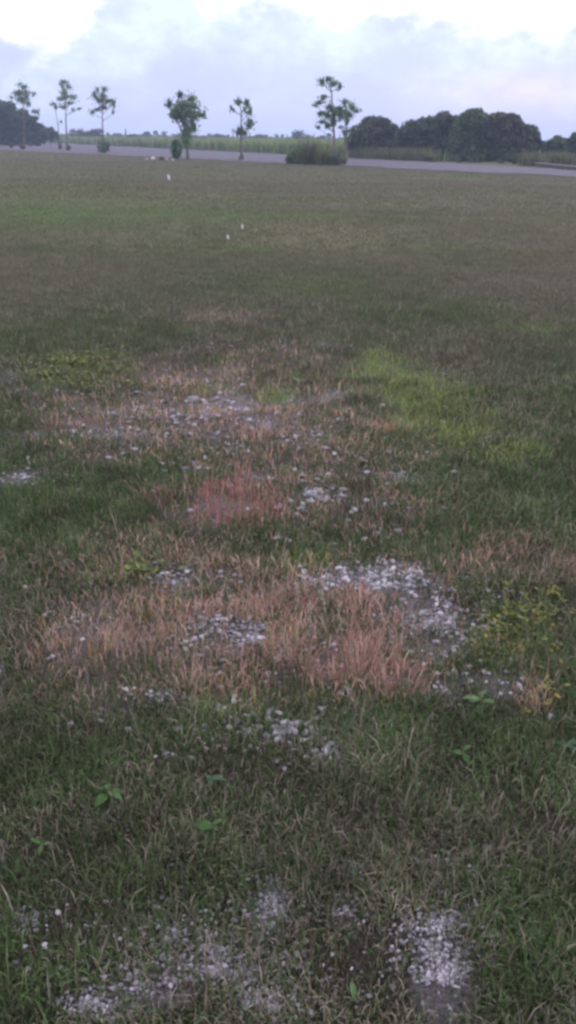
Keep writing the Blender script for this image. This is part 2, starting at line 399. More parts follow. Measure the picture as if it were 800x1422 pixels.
parts = []; dry = []
for y0, y1, dens, l, w, seg in [(.75, 1.6, 46000, .046, .0025, 2), (1.6, 2.6, 42000, .046, .0028, 2), (2.6, 4, 28000, .047, .0034, 2), (4, 6, 17000, .047, .0042, 2), (6, 9, 9000, .048, .0052, 1),
                                (9, 14, 4200, .05, .0075, 1), (14, 22, 1700, .052, .0125, 1), (22, 36, 560, .055, .022, 1), (36, 62, 260, .05, .032, 1), (62, 112, 70, .055, .06, 1)]:
    x, y = scatter(y0, y1, dens)
    k = strip_side(x, y) > rng.normal(0, .5, len(x)) + .2; x, y = x[k], y[k]
    z = zones(x, y)
    clump = fbm(x * 6, y * 6, 61, 3); clump2 = fbm(x * 1.3, y * 1.3, 66, 3)
    keep = rng.random(len(x)) < np.clip((.4 + 1.5 * (clump - .25)) * (.5 + clump2), .12, 1) * (1 - np.clip(z['gravel'] * .9, 0, .72)) * (1 - .68 * np.clip(np.maximum(z['straw'], z['red']), 0, 1))
    x, y = x[keep], y[keep]; z = {a_: b_[keep] for a_, b_ in z.items()}; clump = clump[keep]
    dz_ = np.clip(np.maximum(z['straw'], z['red']) + z['gravel'] * .5, 0, 1); gap = 1 - dz_ * (1 - sst(.36, .58, fbm(x * 7, y * 7, 73, 3)))
    kk = rng.random(len(x)) < gap; x, y = x[kk], y[kk]; z = {a_: b_[kk] for a_, b_ in z.items()}; clump = clump[kk]
    n = len(x)
    col = turf_colour(x, y, z, n)
    ln = l * (.45 + .9 * rng.random(n) ** 1.5 + .1 * np.clip(z['lime'], 0, 1) + .25 * np.clip(z['red'], 0, 1)) * (.7 + .6 * clump)
    tall = rng.random(n) < .025; ln = np.where(tall, ln * 2.0, ln); mat_ = rng.random(n) < .3; ln = np.where(mat_, ln * .8, ln)
    lean = np.clip(rng.normal(.72, .38, n), .05, 1.5); lean = np.where(mat_, 1.25 + .2 * rng.random(n), lean); lean = np.where(z['lime'] > .4, lean * .9, lean)
    wd = w * (.6 + .8 * rng.random(n))
    parts.append(blades(x, y, ln, wd, lean, col, seg=seg))
for y0, y1, dens, w in [(.75, 2.6, 700, .0018), (2.6, 5, 480, .0027), (5, 9, 200, .0042)]:
    x, y = scatter(y0, y1, dens); n = len(x)
    k = rng.random(n) < np.clip(fbm(x * 2.2, y * 2.2, 68, 3) * 2 - .4, .15, 1); x, y = x[k], y[k]; n = len(x)
    z = zones(x, y); col = turf_colour(x, y, z, n)
    pl = rng.random(n) < .38; col[pl] = np.array([.33, .31, .25]) * (.6 + .6 * rng.random(pl.sum()))[:, None]
    parts.append(blades(x, y, .045 + .075 * rng.random(n) ** 1.5, np.full(n, w), np.clip(rng.normal(.75, .4, n), .05, 1.4), col))
V, T, Q, C = join(parts)
print('turf blades faces', len(T), 0 if Q is None else len(Q))
set_props(link('grass', mesh_np('grass', V, T, Q, M_GRASS, C)), 'short olive and brown turf covering the whole field', kind='stuff')

# drier, longer grass standing in the stony patches
parts = []
for (cx, cy, rx, ry, w_) in Z_RED + Z_STRAW:
    if cy < 480: continue
    s = ppm(cx, cy)
    n = int(rx * ry * w_ * .17 * (cy / 800) ** 1.2)
    q = np.minimum(np.abs(rng.normal(0, .75, n)), 1.9); th = rng.random(n) * 2 * math.pi
    pp = [gnd(cx + a_ * rx, cy + b_ * ry) for a_, b_ in zip(q * np.cos(th), q * np.sin(th))]
    x = np.array([p[0] for p in pp]); y = np.array([p[1] for p in pp])
    k = (rng.random(n) > zones(x, y)['gravel'] * 1.1) & (fbm(x * 7, y * 7, 73, 3) + .07 * rng.normal(size=n) > .5); x, y = x[k], y[k]; n = len(x)
    if not n: continue
    pinkish = (cx, cy, rx, ry, w_) in Z_RED
    w = rng.random(n)
    if pinkish:
        col = lerp(np.tile(C_PINK, (n, 1)), np.tile(C_RED, (n, 1)), w * (1.0 if w_ > .92 else .45)); 
        k2 = rng.random(n) < .35; col[k2] = C_STRAW; k2 = rng.random(n) < .12; col[k2] = C_OLIVE
    else:
        col = lerp(np.tile(C_STRAW, (n, 1)), np.tile(C_PINK, (n, 1)), w * .8); k2 = rng.random(n) < .16; col[k2] = C_ORANGE
    col = col * (.7 + .5 * rng.random(n))[:, None]
    dist = np.hypot(x, y)
    parts.append(blades(x, y, (.03 + .055 * rng.random(n) ** 1.7), np.maximum(.0018, .0009 * dist), np.clip(rng.normal(.7, .35, n), .05, 1.4), col))
V, T, Q, C = join(parts)
set_props(link('dry_grass', mesh_np('dry_grass', V, T, Q, M_GRASS, C)), 'thin pink and straw coloured dry grass on the stony patches', kind='stuff')

# low broad-leaved mat, upper left, and yellowing creeping leaves on the right
def leaf_mat_patch(name, patches, cols, label, size):
    parts = []
    for cx, cy, rx, ry, n in patches:
        q = np.minimum(np.abs(rng.normal(0, .7, n)), 1.8); th = rng.random(n) * 2 * math.pi
        pp = np.array([gnd(cx + a_ * rx, cy + b_ * ry) for a_, b_ in zip(q * np.cos(th), q * np.sin(th))])
        x, y = pp[:, 0], pp[:, 1]
        k = fbm(x * 4, y * 4, 81, 3) > .46; x, y = x[k], y[k]; n = len(x)
        z = height(x, y) + .01 + .035 * rng.random(n)
        c0 = np.stack([x, y, z], 1)
        az = rng.random(n) * 2 * math.pi; tl = rng.normal(0, .45, n)
        a = np.stack([np.cos(az) * np.cos(tl), np.sin(az) * np.cos(tl), np.sin(tl)], 1)
        bb = np.stack([-np.sin(az), np.cos(az), rng.normal(0, .3, n)], 1)
        L_ = size * (.6 + .8 * rng.random(n))[:, None]
        Vv = np.stack([c0 - a * L_, c0 + bb * L_ * .5 , c0 + a * L_, c0 - bb * L_ * .5], 1).reshape(-1, 3)
        i = np.arange(n) * 4
        cc = np.array(cols)[rng.integers(0, len(cols), n)] * (.7 + .6 * rng.random(n))[:, None]
        parts.append((Vv, None, np.stack([i, i + 1, i + 2, i + 3], 1), np.repeat(cc, 4, 0)))
    V, T, Q, C = join(parts)
    set_props(link(name, mesh_np(name, V, T, Q, M_GRASS, C)), label, kind='stuff')
leaf_mat_patch('ground_cover', [(105, 512, 64, 18, 1500), (165, 522, 40, 12, 500), (60, 522, 44, 10, 260), (110, 490, 60, 10, 200), (190, 800, 40, 18, 160)], [(.16, .19, .05), (.1, .14, .04), (.19, .18, .06), (.09, .11, .05)], 'low yellow green leafy mat in the turf at upper left', .016)
leaf_mat_patch('creeping_weeds', [(690, 885, 56, 40, 120), (745, 860, 46, 60, 110), (760, 960, 40, 50, 50), (700, 850, 60, 50, 60), (770, 830, 30, 30, 40)], [(.13, .15, .03), (.10, .13, .03), (.2, .17, .03)], 'scattered small olive leaves creeping among grass right of the gravel', .011)

# ------------------------------------------------------------------ gravel
def ico(sub):
    bm = bmesh.new(); bmesh.ops.create_icosphere(bm, subdivisions=sub, radius=1)
    v_ = np.array([v.co[:] for v in bm.verts]); f_ = np.array([[v.index for v in f.verts] for f in bm.faces]); bm.free()
    return v_, f_
IV1, IF1 = ico(1); IV2, IF2 = ico(2)
def stone_shape(v0, seed):
    r = np.random.default_rng(seed)
    v_ = v0.copy()
    for k in range(8):                                  # chop facets so it reads as broken rock
        nrm = r.normal(size=3); nrm /= np.linalg.norm(nrm); dmax = .55 + .3 * r.random()
        dd = v_ @ nrm; over = np.maximum(dd - dmax, 0); v_ -= over[:, None] * nrm * .9
    v_ *= np.array([1, .72 + .25 * r.random(), .5 + .25 * r.random()])
    v_ += r.normal(0, .035, v_.shape)
    return v_
M_STONE_DIM = M_STONE.copy(); M_STONE_DIM.name = 'limestone_dimmed'  # limestone copy with the darkening towards the frame's bottom put into its colour
for n_ in M_STONE_DIM.node_tree.nodes:
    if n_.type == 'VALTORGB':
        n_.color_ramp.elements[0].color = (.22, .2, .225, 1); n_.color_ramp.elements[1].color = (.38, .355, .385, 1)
STONES = []; STONES_DIM = []
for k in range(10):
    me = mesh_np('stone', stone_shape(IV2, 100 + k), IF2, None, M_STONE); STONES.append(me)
    me2 = me.copy(); me2.materials.clear(); me2.materials.append(M_STONE_DIM); STONES_DIM.append(me2)
# small gravel, one mass
n_all = 0; V, T, C = [], [], []
base_shapes = [stone_shape(IV1, 300 + k) for k in range(8)]
M_GRAVEL = leaf_mat('gravel_stone', 0.0, .9, var=.25, nscale=25)
for (cx, cy, rx, ry, w_) in Z_GRAVEL:
    s = ppm(cx, cy)
    n = int(np.clip(rx * ry * w_ * (.40 if w_ > .24 else .26) * (1 if cy < 1150 else 1.15), 25, 1900))
    for k in range(n):
        q = min(abs(random.gauss(0, .8)), 2.2); th = random.random() * 2 * math.pi
        x, y = gnd(cx + rx * q * math.cos(th), cy + ry * q * math.sin(th))
        if vn(np.array([x * 6]), np.array([y * 6]), 91)[0] + random.uniform(-.12, .12) < (.42 if cy < 1150 else .3): continue
        r_ = random.choice([.0025, .003, .004, .005, .006, .007, .009, .012]) if w_ > .24 and cy < 1150 else random.choice([.003, .004, .005, .006, .0075]) if cy > 1150 else random.choice([.005, .007, .009, .011, .014]) * (1 if cy > 700 else 1.7)
        a_ = random.random() * 6.28; ca, sa = math.cos(a_), math.sin(a_)
        v_ = base_shapes[random.randrange(8)] * r_ * np.array([random.uniform(.7, 1.25), random.uniform(.7, 1.1), random.uniform(.6, 1.2)])
        v_ = np.stack([v_[:, 0] * ca - v_[:, 1] * sa, v_[:, 0] * sa + v_[:, 1] * ca, v_[:, 2]], 1)
        v_ = v_ + np.array([x, y, float(height(np.array([x]), np.array([y]))[0]) + r_ * .4])
        T.append(IF1 + n_all); V.append(v_); n_all += len(v_)
        g = random.choice([.13, .17, .21, .26, .32, .4]); C.append(np.tile(np.array([g, g * .95, g * 1.04]), (len(v_), 1)))
set_props(link('gravel', mesh_np('gravel', np.vstack(V), np.vstack(T), None, M_GRAVEL, np.vstack(C))), 'fine pale limestone gravel strewn in the bare patches', kind='stuff')

# stones one can pick out, each its own object
def put_stone(px, py, wpx, label, group=None, var=None, flat=1.0):
    x, y = gnd(px, py); s = ppm(px, py)
    o = bpy.data.objects.new('stone', (STONES_DIM if py > 1150 else STONES)[random.randrange(10) if var is None else var]); COL.objects.link(o)
    r_ = wpx * s / 2 * .9
    o.scale = (r_ * random.uniform(.85, 1.2), r_ * random.uniform(.65, 1.0), r_ * random.uniform(.7, 1.25))
    o.rotation_euler = (random.uniform(-.25, .25), random.uniform(-.25, .25), random.uniform(0, 6.28))
    o.location = (x, y, float(height(np.array([x]), np.array([y]))[0]) + r_ * (.22 if py < 1150 else .05))
    set_props(o, label, 'stone', group or 'loose pale stones in the grass')
SPECIAL = [
 (268, 554, 19, 'largest white stone, alone in straw grass left of the pale far gravel'),
 (72, 913, 13, 'lone white stone at the left edge of the dry straw grass'),
 (676, 821, 12, 'lone white stone below two pale yellow weed leaves at right'),
 (650, 927, 16, 'flat pale stone at the lower right tip of the big gravel patch'),
 (631, 904, 13, 'cream yellow stone at the right rim of the big gravel patch'),
 (606, 845, 12, 'white stone at the middle of the right hand gravel, left of its pair'),
 (621, 845, 10, 'smaller white stone right of its pair in the right hand gravel'),
 (530, 857, 12, 'white stone at the inner edge of gravel above pink tufts'),
 (534, 808, 13, 'brightest white stone in the curved gravel band'),
 (362, 890, 18, 'pale rock half hidden behind green stalk at the centre'),
 (258, 894, 13, 'white stone among straw grass left of the centre'),
 (233, 889, 8, 'small white stone just left of a larger one in straw grass'),
 (216, 857, 9, 'small white stone in straw grass under the yellow tuft'),
 (702, 1228, 9, 'small grey stone sunk in green grass at the right'),
 (763, 998, 16, 'grey flat stone in dark grass near the right border'),
 (375, 1290, 13, 'whitish stone at the foot of the lower bare patch'),
 (488, 1216, 11, 'pale stone in grass below centre, right of the bare patch'),
 (683, 1333, 18, 'dull grey stone right of the lower pebble patch'),
 (198, 574, 9, 'small white stone above the orange dry grass at left'),
 (22, 1334, 12, 'pale stone low in the grass at the left border'),
 (187, 957, 9, 'small white stone on the rim of the lower left gravel'),
 (262, 993, 10, 'pale stone right of the lower left gravel'),
 (140, 986, 8, 'small pale stone below the dry straw at left'),
 (480, 690, 9, 'small white stone right of the red tuft'),
]
for i, sp in enumerate(SPECIAL): put_stone(sp[0], sp[1], sp[2], sp[3])
CL = [
 ((500, 800, 62, 17), 60, (7, 14), 'white pebble in the curved gravel band above the pink tufts', 'pebbles of the curved gravel band'),
 ((560, 812, 46, 16), 26, (8, 14), 'white pebble in the curved gravel band above the pink tufts', 'pebbles of the curved gravel band'),
 ((612, 872, 46, 44), 48, (6, 13), 'pale pebble in the gravel heap right of the pink tufts', 'pebbles right of the pink tufts'),
 ((540, 855, 28, 18), 10, (7, 12), 'pale pebble in the gravel heap right of the pink tufts', 'pebbles right of the pink tufts'),
 ((625, 948, 22, 14), 9, (8, 13), 'pale pebble below the right gravel beside green weeds', 'pebbles below the right gravel'),
 ((437, 800, 44, 16), 14, (8, 12), 'white pebble between green stalks left of the gravel band', 'pebbles left of the gravel band'),
 ((236, 808, 24, 16), 9, (7, 11), 'pale pebble in the small heap left of centre', 'pebbles of the small left heap'),
 ((222, 966, 36, 18), 14, (7, 11), 'pale pebble in the lower left gravel below the straw', 'pebbles of the lower left gravel'),
 ((690, 948, 26, 14), 10, (7, 11), 'grey pebble in the small patch above the green weed', 'pebbles above the green weed'),
 ((618, 1358, 30, 42), 24, (5.5, 9), 'grey white pebble in the round patch at bottom right', 'pebbles of the bottom right patch'),
 ((300, 1350, 58, 20), 22, (5.5, 9), 'pale pebble in the bare streak at the bottom', 'pebbles of the bottom streak'),
 ((215, 1382, 46, 20), 10, (5.5, 9), 'pale pebble in the bare streak at the bottom', 'pebbles of the bottom streak'),
 ((378, 1265, 26, 40), 9, (5.5, 9), 'pale pebble in the upright bare patch below centre', 'pebbles of the upright bare patch'),
 ((456, 1050, 16, 22), 9, (7, 12), 'pale pebble in the small gap below the pink tufts', 'pebbles below the pink tufts'),
 ((170, 605, 52, 8), 12, (7, 11), 'pale stone in the far left gravel streak', 'stones of the far left streak'),
 ((325, 560, 34, 9), 9, (8, 13), 'white stone in the far pale gravel at top centre', 'stones of the far pale gravel'),
 ((40, 668, 44, 10), 8, (6, 9), 'bluish white stone in the streak at the left border', 'stones of the left border streak'),
]
for (cx, cy, rx, ry), n, (a_, b_), lab, grp in CL:
    for k in range(n):
        q = 1.45 * math.sqrt(random.random()); th = random.random() * 6.283
        u_ = q * math.cos(th); wd_ = random.uniform(a_, b_)
        side = 'at its left end' if u_ < -.7 else 'in its left half' if u_ < -.1 else 'at its very middle' if u_ < .1 else 'in its right half' if u_ < .7 else 'at its right end'
        sz = 'large' if wd_ > a_ + (b_ - a_) * .72 else 'small' if wd_ < a_ + (b_ - a_) * .3 else 'middling'
        put_stone(cx + rx * u_, cy + ry * q * math.sin(th), wd_, f"{sz} {lab}, {side}".replace('small small', 'small'), grp)

# ------------------------------------------------------------------ small plants in the foreground
def leaf_mesh(name, L_, Wd, mat, droop=.5, fold=.25, n=5):
    """An oval leaf with a midrib fold, growing along +Y from the origin and arching down."""
    V = []; Q = []
    for i in range(n + 1):
        t_ = i / n; w_ = Wd / 2 * math.sin(math.pi * (t_ * .92 + .04)) ** .8
        yy = L_ * t_; zz = L_ * (.35 * t_ - droop * t_ * t_)
        V += [(-w_, yy, zz + w_ * fold), (0, yy, zz), (w_, yy, zz + w_ * fold)]
    for i in range(n):
        for j in range(2): Q.append((i * 3 + j, i * 3 + j + 1, i * 3 + j + 4, i * 3 + j + 3))
    return mesh_np(name, V, None, np.array(Q), mat, None, True)
def tube(pts, rads, sides=5):
    pts = np.asarray(pts, float); V = []; Q = []
    for i, p in enumerate(pts):
        d_ = pts[min(i + 1, len(pts) - 1)] - pts[max(i - 1, 0)]; d_ /= np.linalg.norm(d_) + 1e-9
        a_ = np.cross(d_, [0.31, .95, .05]); a_ /= np.linalg.norm(a_) + 1e-9; b_ = np.cross(d_, a_)
        for k in range(sides):
            an = 2 * math.pi * k / sides
            V.append(p + (a_ * math.cos(an) + b_ * math.sin(an)) * rads[i])
    for i in range(len(pts) - 1):
        for k in range(sides):
            k2 = (k + 1) % sides
            Q.append((i * sides + k, i * sides + k2, (i + 1) * sides + k2, (i + 1) * sides + k))
    return np.array(V), np.array(Q)
WEED_MATS = {'green': leaf_mat('weed_leaf_green', .3, .5, (.055, .125, .03), nscale=40), 'lime': leaf_mat('weed_leaf_lime', .3, .5, (.25, .3, .1), nscale=40),
             'yellow': leaf_mat('weed_leaf_yellow', .3, .5, (.28, .22, .04), nscale=40), 'pale': leaf_mat('weed_leaf_pale', .3, .5, (.1, .18, .065), nscale=40),
             'dark': leaf_mat('weed_leaf_dark', .3, .5, (.04, .10, .05), nscale=40)}
LEAVES = {}
def weed(px, py, leaves, kind, label, hgt=.03):
    """leaves: list of (angle in degrees, 0 = away from camera, length px, width px, tilt)"""
    x, y = gnd(px, py); s = ppm(px, py); z = float(height(np.array([x]), np.array([y]))[0])
    root = empty('weed', (x, y, z)); set_props(root, label, 'weed', 'broad leaved weeds in the turf')
    v_, q_ = tube([(0, 0, -.01), (.002, 0, hgt * .5), (0, .002, hgt)], [.0018, .0016, .0012])
    link('stem', mesh_np('stem', v_, None, q_, M_STEM), root)
    for ang, lp, wp, hz in leaves:
        key = (kind, round(lp / 6), round(wp / 4))
        if key not in LEAVES: LEAVES[key] = leaf_mesh('leaf', lp * s, wp * s, WEED_MATS[kind])
        o = link('leaf', LEAVES[key], root)
        k_ = random.uniform(.5, .85); o.scale = (k_ * random.uniform(.8, 1.1), k_, k_)
        o.location = (0, 0, hgt * hz * random.uniform(.6, 1)); o.rotation_euler = (random.uniform(-.3, .5), random.uniform(-.5, .5), math.radians(-ang + random.uniform(-18, 18)))
weed(152, 1122, [(-75, 34, 18, .9), (60, 34, 20, 1), (-130, 32, 20, .8), (125, 30, 18, .7), (10, 26, 16, 1), (-30, 24, 14, 1)], 'green', 'green weed with six broad leaves in dark grass at lower left', .045)
weed(292, 1098, [(-60, 26, 16, .8), (80, 24, 14, .9), (170, 22, 12, .9)], 'dark', 'small dim green weed above the pair of oval leaves', .03)
weed(296, 1168, [(-70, 28, 16, .8), (70, 30, 16, 1), (150, 22, 12, .8), (-10, 20, 12, 1)], 'green', 'bright green weed with paired oval leaves left of the bottom centre', .035)
weed(666, 985, [(-85, 40, 13, .9), (70, 30, 14, 1), (110, 34, 14, .8), (-120, 26, 14, .6), (10, 20, 12, 1), (175, 24, 14, .5)], 'pale', 'fresh green weed with long leaves below the right gravel', .045)
weed(642, 1056, [(-50, 26, 16, .8), (60, 24, 14, .9), (160, 24, 16, .7)], 'green', 'green weed beneath the long leaved one at the right', .03)
weed(488, 1372, [(172, 36, 15, 1)], 'pale', 'single upright pale green leaf at the bottom edge', .03)
weed(652, 786, [(-88, 16, 7, 1), (88, 16, 7, 1)], 'lime', 'two thin pale yellow leaves above the right gravel', .02)
weed(706, 817, [(75, 20, 9, 1), (-70, 16, 9, .9), (50, 12, 8, 1), (-110, 12, 8, .7)], 'lime', 'bent twig of pale yellow leaves right of the lone white stone', .025)
weed(697, 892, [(-60, 14, 11, .9), (60, 14, 11, 1), (160, 14, 11, .8), (-150, 12, 10, .7)], 'yellow', 'yellow leaved creeper nearest the right gravel', .02)
weed(722, 906, [(-80, 12, 9, 1), (90, 13, 10, .8), (170, 12, 9, .9)], 'yellow', 'yellow leaved creeper between two others right of gravel', .02)
weed(772, 904, [(-70, 16, 10, 1), (70, 14, 10, .8), (160, 12, 9, .9)], 'yellow', 'yellow leaved creeper nearest the right border', .02)
weed(728, 868, [(-70, 12, 9, 1), (60, 14, 9, .8), (170, 11, 8, .9)], 'lime', 'greenish yellow sprig above the yellow leaved creepers', .02)
weed(786, 1046, [(-70, 24, 14, 1), (70, 26, 14, .8), (160, 20, 12, .9)], 'dark', 'dark green weed at the right border in thick grass', .03)
weed(733, 487, [(-85, 20, 9, 1), (80, 20, 9, .9), (20, 14, 8, 1)], 'lime', 'small light leaved weed far out in the plain turf at right', .03)
weed(60, 1190, [(-60, 26, 9, 1), (50, 28, 9, .8), (160, 20, 9, .9)], 'green', 'narrow leaved green weed near the left border', .03)
weed(415, 535, [(-70, 18, 8, 1), (70, 18, 8, .8), (0, 16, 8, .9)], 'pale', 'green sprig at the tip of the short bright grass wedge', .03)

M_SEED = leaf_mat('seed_head', .2, .8, (.33, .3, .14), nscale=60)
M_SEEDG = leaf_mat('seed_head_pale', .2, .8, (.36, .36, .28), nscale=60)
def seed_stalk(px, py, top_px, top_py, head, label, mat):
    x, y = gnd(px, py); z = float(height(np.array([x]), np.array([y]))[0])
    tp = at_y(top_px, top_py, y - .03) - np.array([x, y, z])
    root = empty('grass_stalk', (x, y, z)); set_props(root, label, 'grass stalk', 'tall seeding stalks at the centre')
    mid = tp * .5 + np.array([.004, -.006, .008])
    v_, q_ = tube([(0, 0, -.01), mid, tp], [.0016, .0013, .0009]); link('stem', mesh_np('stem', v_, None, q_, M_STEM), root)
    n = 46; V = []; Q = []
    r = np.random.default_rng(int(px * 7 + py))
    for k in range(n):
        t_ = 1 - head * r.random(); c = mid + (tp - mid) * max(0, (t_ - .5) * 2) if t_ > .5 else mid * (t_ * 2)
        an = r.random() * 6.28; out = np.array([math.cos(an), math.sin(an), .9]); out = out / np.linalg.norm(out) * (.007 + .006 * r.random())
        sd_ = np.cross(out, [0, 0, 1]); sd_ = sd_ / np.linalg.norm(sd_) * .0022
        i = len(V); V += [c, c + out * .5 + sd_, c + out, c + out * .5 - sd_]; Q.append((i, i + 1, i + 2, i + 3))
    link('seed_head', mesh_np('seed_head', V, None, np.array(Q), mat), root)
seed_stalk(424, 962, 430, 838, .38, 'tallest pale seeding stalk standing straight up at the centre', M_SEEDG)
seed_stalk(405, 930, 414, 812, .3, 'thin pale stalk just left of the tallest one', M_SEEDG)
seed_stalk(452, 812, 454, 768, .4, 'short yellowish green stalk at the left end of the gravel band', M_SEED)
seed_stalk(427, 800, 432, 776, .5, 'short leaning green stalk with seeds left of the gravel', M_SEED)
seed_stalk(478, 930, 470, 842, .4, 'pale seeding stalk among the pink tufts', M_SEEDG)
seed_stalk(456, 900, 446, 820, .4, 'slender grey stalk between pink tufts and white pebbles', M_SEEDG)
seed_stalk(383, 960, 372, 868, .35, 'greenish stalk leaning left of the pale rock', M_SEED)
seed_stalk(110, 550, 92, 522, .4, 'white flowering stalk leaning left at the leafy mat', M_SEEDG)
seed_stalk(140, 548, 128, 520, .4, 'white flowering stalk at the right side of the leafy mat', M_SEEDG)

def dry_tuft(px, py, hpx, wpx, n, cols, label, lean=.55):
    x, y = gnd(px, py); s = ppm(px, py); z = float(height(np.array([x]), np.array([y]))[0])
    h = hpx * s * .75; w = wpx * s; n = int(n * .5)
    bx = np.clip(rng.normal(0, w * .22, n), -w * .42, w * .42); by = np.clip(rng.normal(0, w * .2, n), -w * .38, w * .38)
    az = np.arctan2(by, bx) + rng.normal(0, .5, n)
    cc = np.array(cols)[rng.integers(0, len(cols), n)] * (.75 + .5 * rng.random(n))[:, None]
    V, T, Q, C = blades(bx, by, h * (.5 + .7 * rng.random(n)), np.full(n, max(.0022, .9 * s)), np.clip(rng.normal(lean, .3, n), .02, 1.4), cc, z0=np.zeros(n), az=az)
    o = link('dry_grass_tuft', mesh_np('dry_grass_tuft', V, T, Q, M_GRASS, C)); o.location = (x, y, z)
    set_props(o, label, 'grass tuft', 'dry coloured grass tufts')
PK = [tuple(C_PINK), tuple(C_PINK), tuple(C_RED * .6 + C_PINK * .4), tuple(C_STRAW), (.26, .22, .13)]; RD = [(.5, .13, .14), (.48, .17, .16), (.46, .24, .21), (.3, .2, .13), (.2, .19, .09)]; ST = [tuple(C_STRAW), tuple(C_PINK), (.36, .26, .13)]; YL = [(.24, .24, .07), (.3, .24, .07)]
dry_tuft(330, 714, 56, 130, 240, RD, 'deepest red grass tuft above the centre of the field')
dry_tuft(298, 692, 26, 80, 140, RD, 'smaller red tuft leaning on the deepest red one')
dry_tuft(372, 704, 26, 76, 120, RD, 'thin red tuft right of the deepest red one')
dry_tuft(216, 700, 20, 50, 90, [(.36, .1, .12), (.3, .12, .1)], 'low magenta tuft in dull turf left of the red ones')
dry_tuft(505, 930, 70, 100, 320, PK, 'biggest pink straw tuft left of the right hand gravel')
dry_tuft(545, 960, 54, 80, 220, PK, 'pink straw tuft at the foot of the right hand gravel')
dry_tuft(470, 950, 50, 80, 200, PK, 'pink tuft between the tall stalk and the biggest pink tuft')
dry_tuft(560, 880, 44, 70, 120, PK, 'pink tuft spreading over the right hand gravel')
dry_tuft(415, 920, 56, 80, 160, PK, 'pink tuft right behind the pale rock')
dry_tuft(372, 845, 60, 50, 110, PK, 'upright pink tuft with long stems left of the tall stalks')
dry_tuft(500, 850, 44, 70, 150, PK, 'pink tuft just below the curved gravel band')
dry_tuft(265, 955, 50, 64, 150, ST, 'straw coloured tuft above the lower left gravel')
dry_tuft(205, 860, 30, 50, 110, YL, 'yellow green tuft in the straw grass at left')
dry_tuft(95, 900, 40, 50, 60, ST, 'straw coloured tuft nearest the left border')
dry_tuft(130, 912, 36, 40, 40, [(.38, .24, .04), (.4, .28, .06)], 'tuft of orange yellow blades in the left straw grass')
dry_tuft(350, 614, 26, 60, 150, PK, 'pink tuft on the far gravel above the red ones')
dry_tuft(540, 604, 20, 60, 110, [(.36, .24, .05), (.34, .2, .08)], 'orange yellow tuft below the bright grass wedge')
dry_tuft(748, 985, 34, 54, 90, ST, 'pale straw tuft in dark grass below the yellow creepers')
dry_tuft(575, 800, 26, 46, 60, PK, 'small rusty tuft growing amid the curved gravel band')

# scraps of white litter lying far out in the turf
M_PAPER = solid_mat('white_scrap', (.5, .5, .52), (.7, .7, .72), 30, .6)
def scrap(px, py, wpx, hpx, label):
    x, y = gnd(px, py); s = ppm(px, py)
    bm = bmesh.new(); bmesh.ops.create_grid(bm, x_segments=5, y_segments=5, size=.5)
    r = random.Random(px)
    for v in bm.verts:
        v.co.x *= 1 + r.uniform(-.25, .25); bend = v.co.y + .5
        v.co = Vector((v.co.x * wpx * s + (.25 * bend + r.uniform(-.08, .08)) * wpx * s * -1, math.sin(v.co.x * 3) * .25 * wpx * s + r.uniform(-.1, .1) * wpx * s, bend * hpx * s + r.uniform(-.05, .05) * hpx * s))
    bmesh.ops.solidify(bm, geom=bm.faces[:], thickness=.006)
    me = bpy.data.meshes.new('litter_scrap'); bm.to_mesh(me); bm.free(); me.materials.append(M_PAPER)
    o = link('litter_scrap', me); o.location = (x, y, 0)
    set_props(o, label, 'litter', 'white scraps of litter in the turf')
scrap(235, 250, 3.2, 7, 'largest white scrap of litter, farthest out in the turf')
scrap(337, 318, 2.2, 6.5, 'small white scrap right below the green strip')
scrap(317, 332, 3, 5.5, 'small greyish white scrap left of and nearer than the other')

# ------------------------------------------------------------------ bare strip beyond the turf
def build_strip():
    E0 = np.array(gnd(0, 208.5)); E1 = np.array(gnd(800, 246)); G0 = np.array(gnd(60, 198.0)); G1 = np.array(gnd(500, 219.8)); G2 = np.array(gnd(800, 238))
    d1 = (E1 - E0) / np.linalg.norm(E1 - E0)
    near = [E0 - d1 * 140, E0, E1, E1 + d1 * 60]
    farl = [G0 + (G0 - G1) / np.linalg.norm(G0 - G1) * 120, G0, G1, G2, G2 + d1 * 60]
    def resample(pl, n):
        pl = np.array(pl); s_ = np.concatenate([[0], np.cumsum(np.linalg.norm(np.diff(pl, axis=0), axis=1))])
        t_ = np.linspace(0, s_[-1], n); return np.stack([np.interp(t_, s_, pl[:, 0]), np.interp(t_, s_, pl[:, 1])], 1)
    n = 500; A = resample(near, n); B = resample(farl, n); m_ = 14
    V = []; 
    for k in range(m_ + 1):
        P = A + (B - A) * (k / m_)
        if k == 0: P = P + (fbm(P[:, 0] * .5, P[:, 1] * .5, 5)[:, None] - .5) * 2.4 * np.array([[.6, .8]])
        z = .03 + .10 * (fbm(P[:, 0] * .6, P[:, 1] * .6, 8, 4) - .2) * (0 if k in (0, m_) else 1)
        V.append(np.stack([P[:, 0], P[:, 1], z], 1))
    V = np.vstack(V)
    i, j = np.meshgrid(np.arange(m_), np.arange(n - 1), indexing='ij'); i = i.ravel(); j = j.ravel()
    Q = np.stack([i * n + j, i * n + j + 1, (i + 1) * n + j + 1, (i + 1) * n + j], 1)
    me = mesh_np('bare_earth', V, None, Q, solid_mat('bare_earth', (.07, .064, .083), (.125, .116, .145), 1.4, .95, .6, 6, .06), None, True)
    if me.polygons[10].normal.z < 0: me.flip_normals()
    set_props(link('bare_earth', me), 'bare grey purple strip of earth along the far edge of the field', kind='structure')
build_strip()

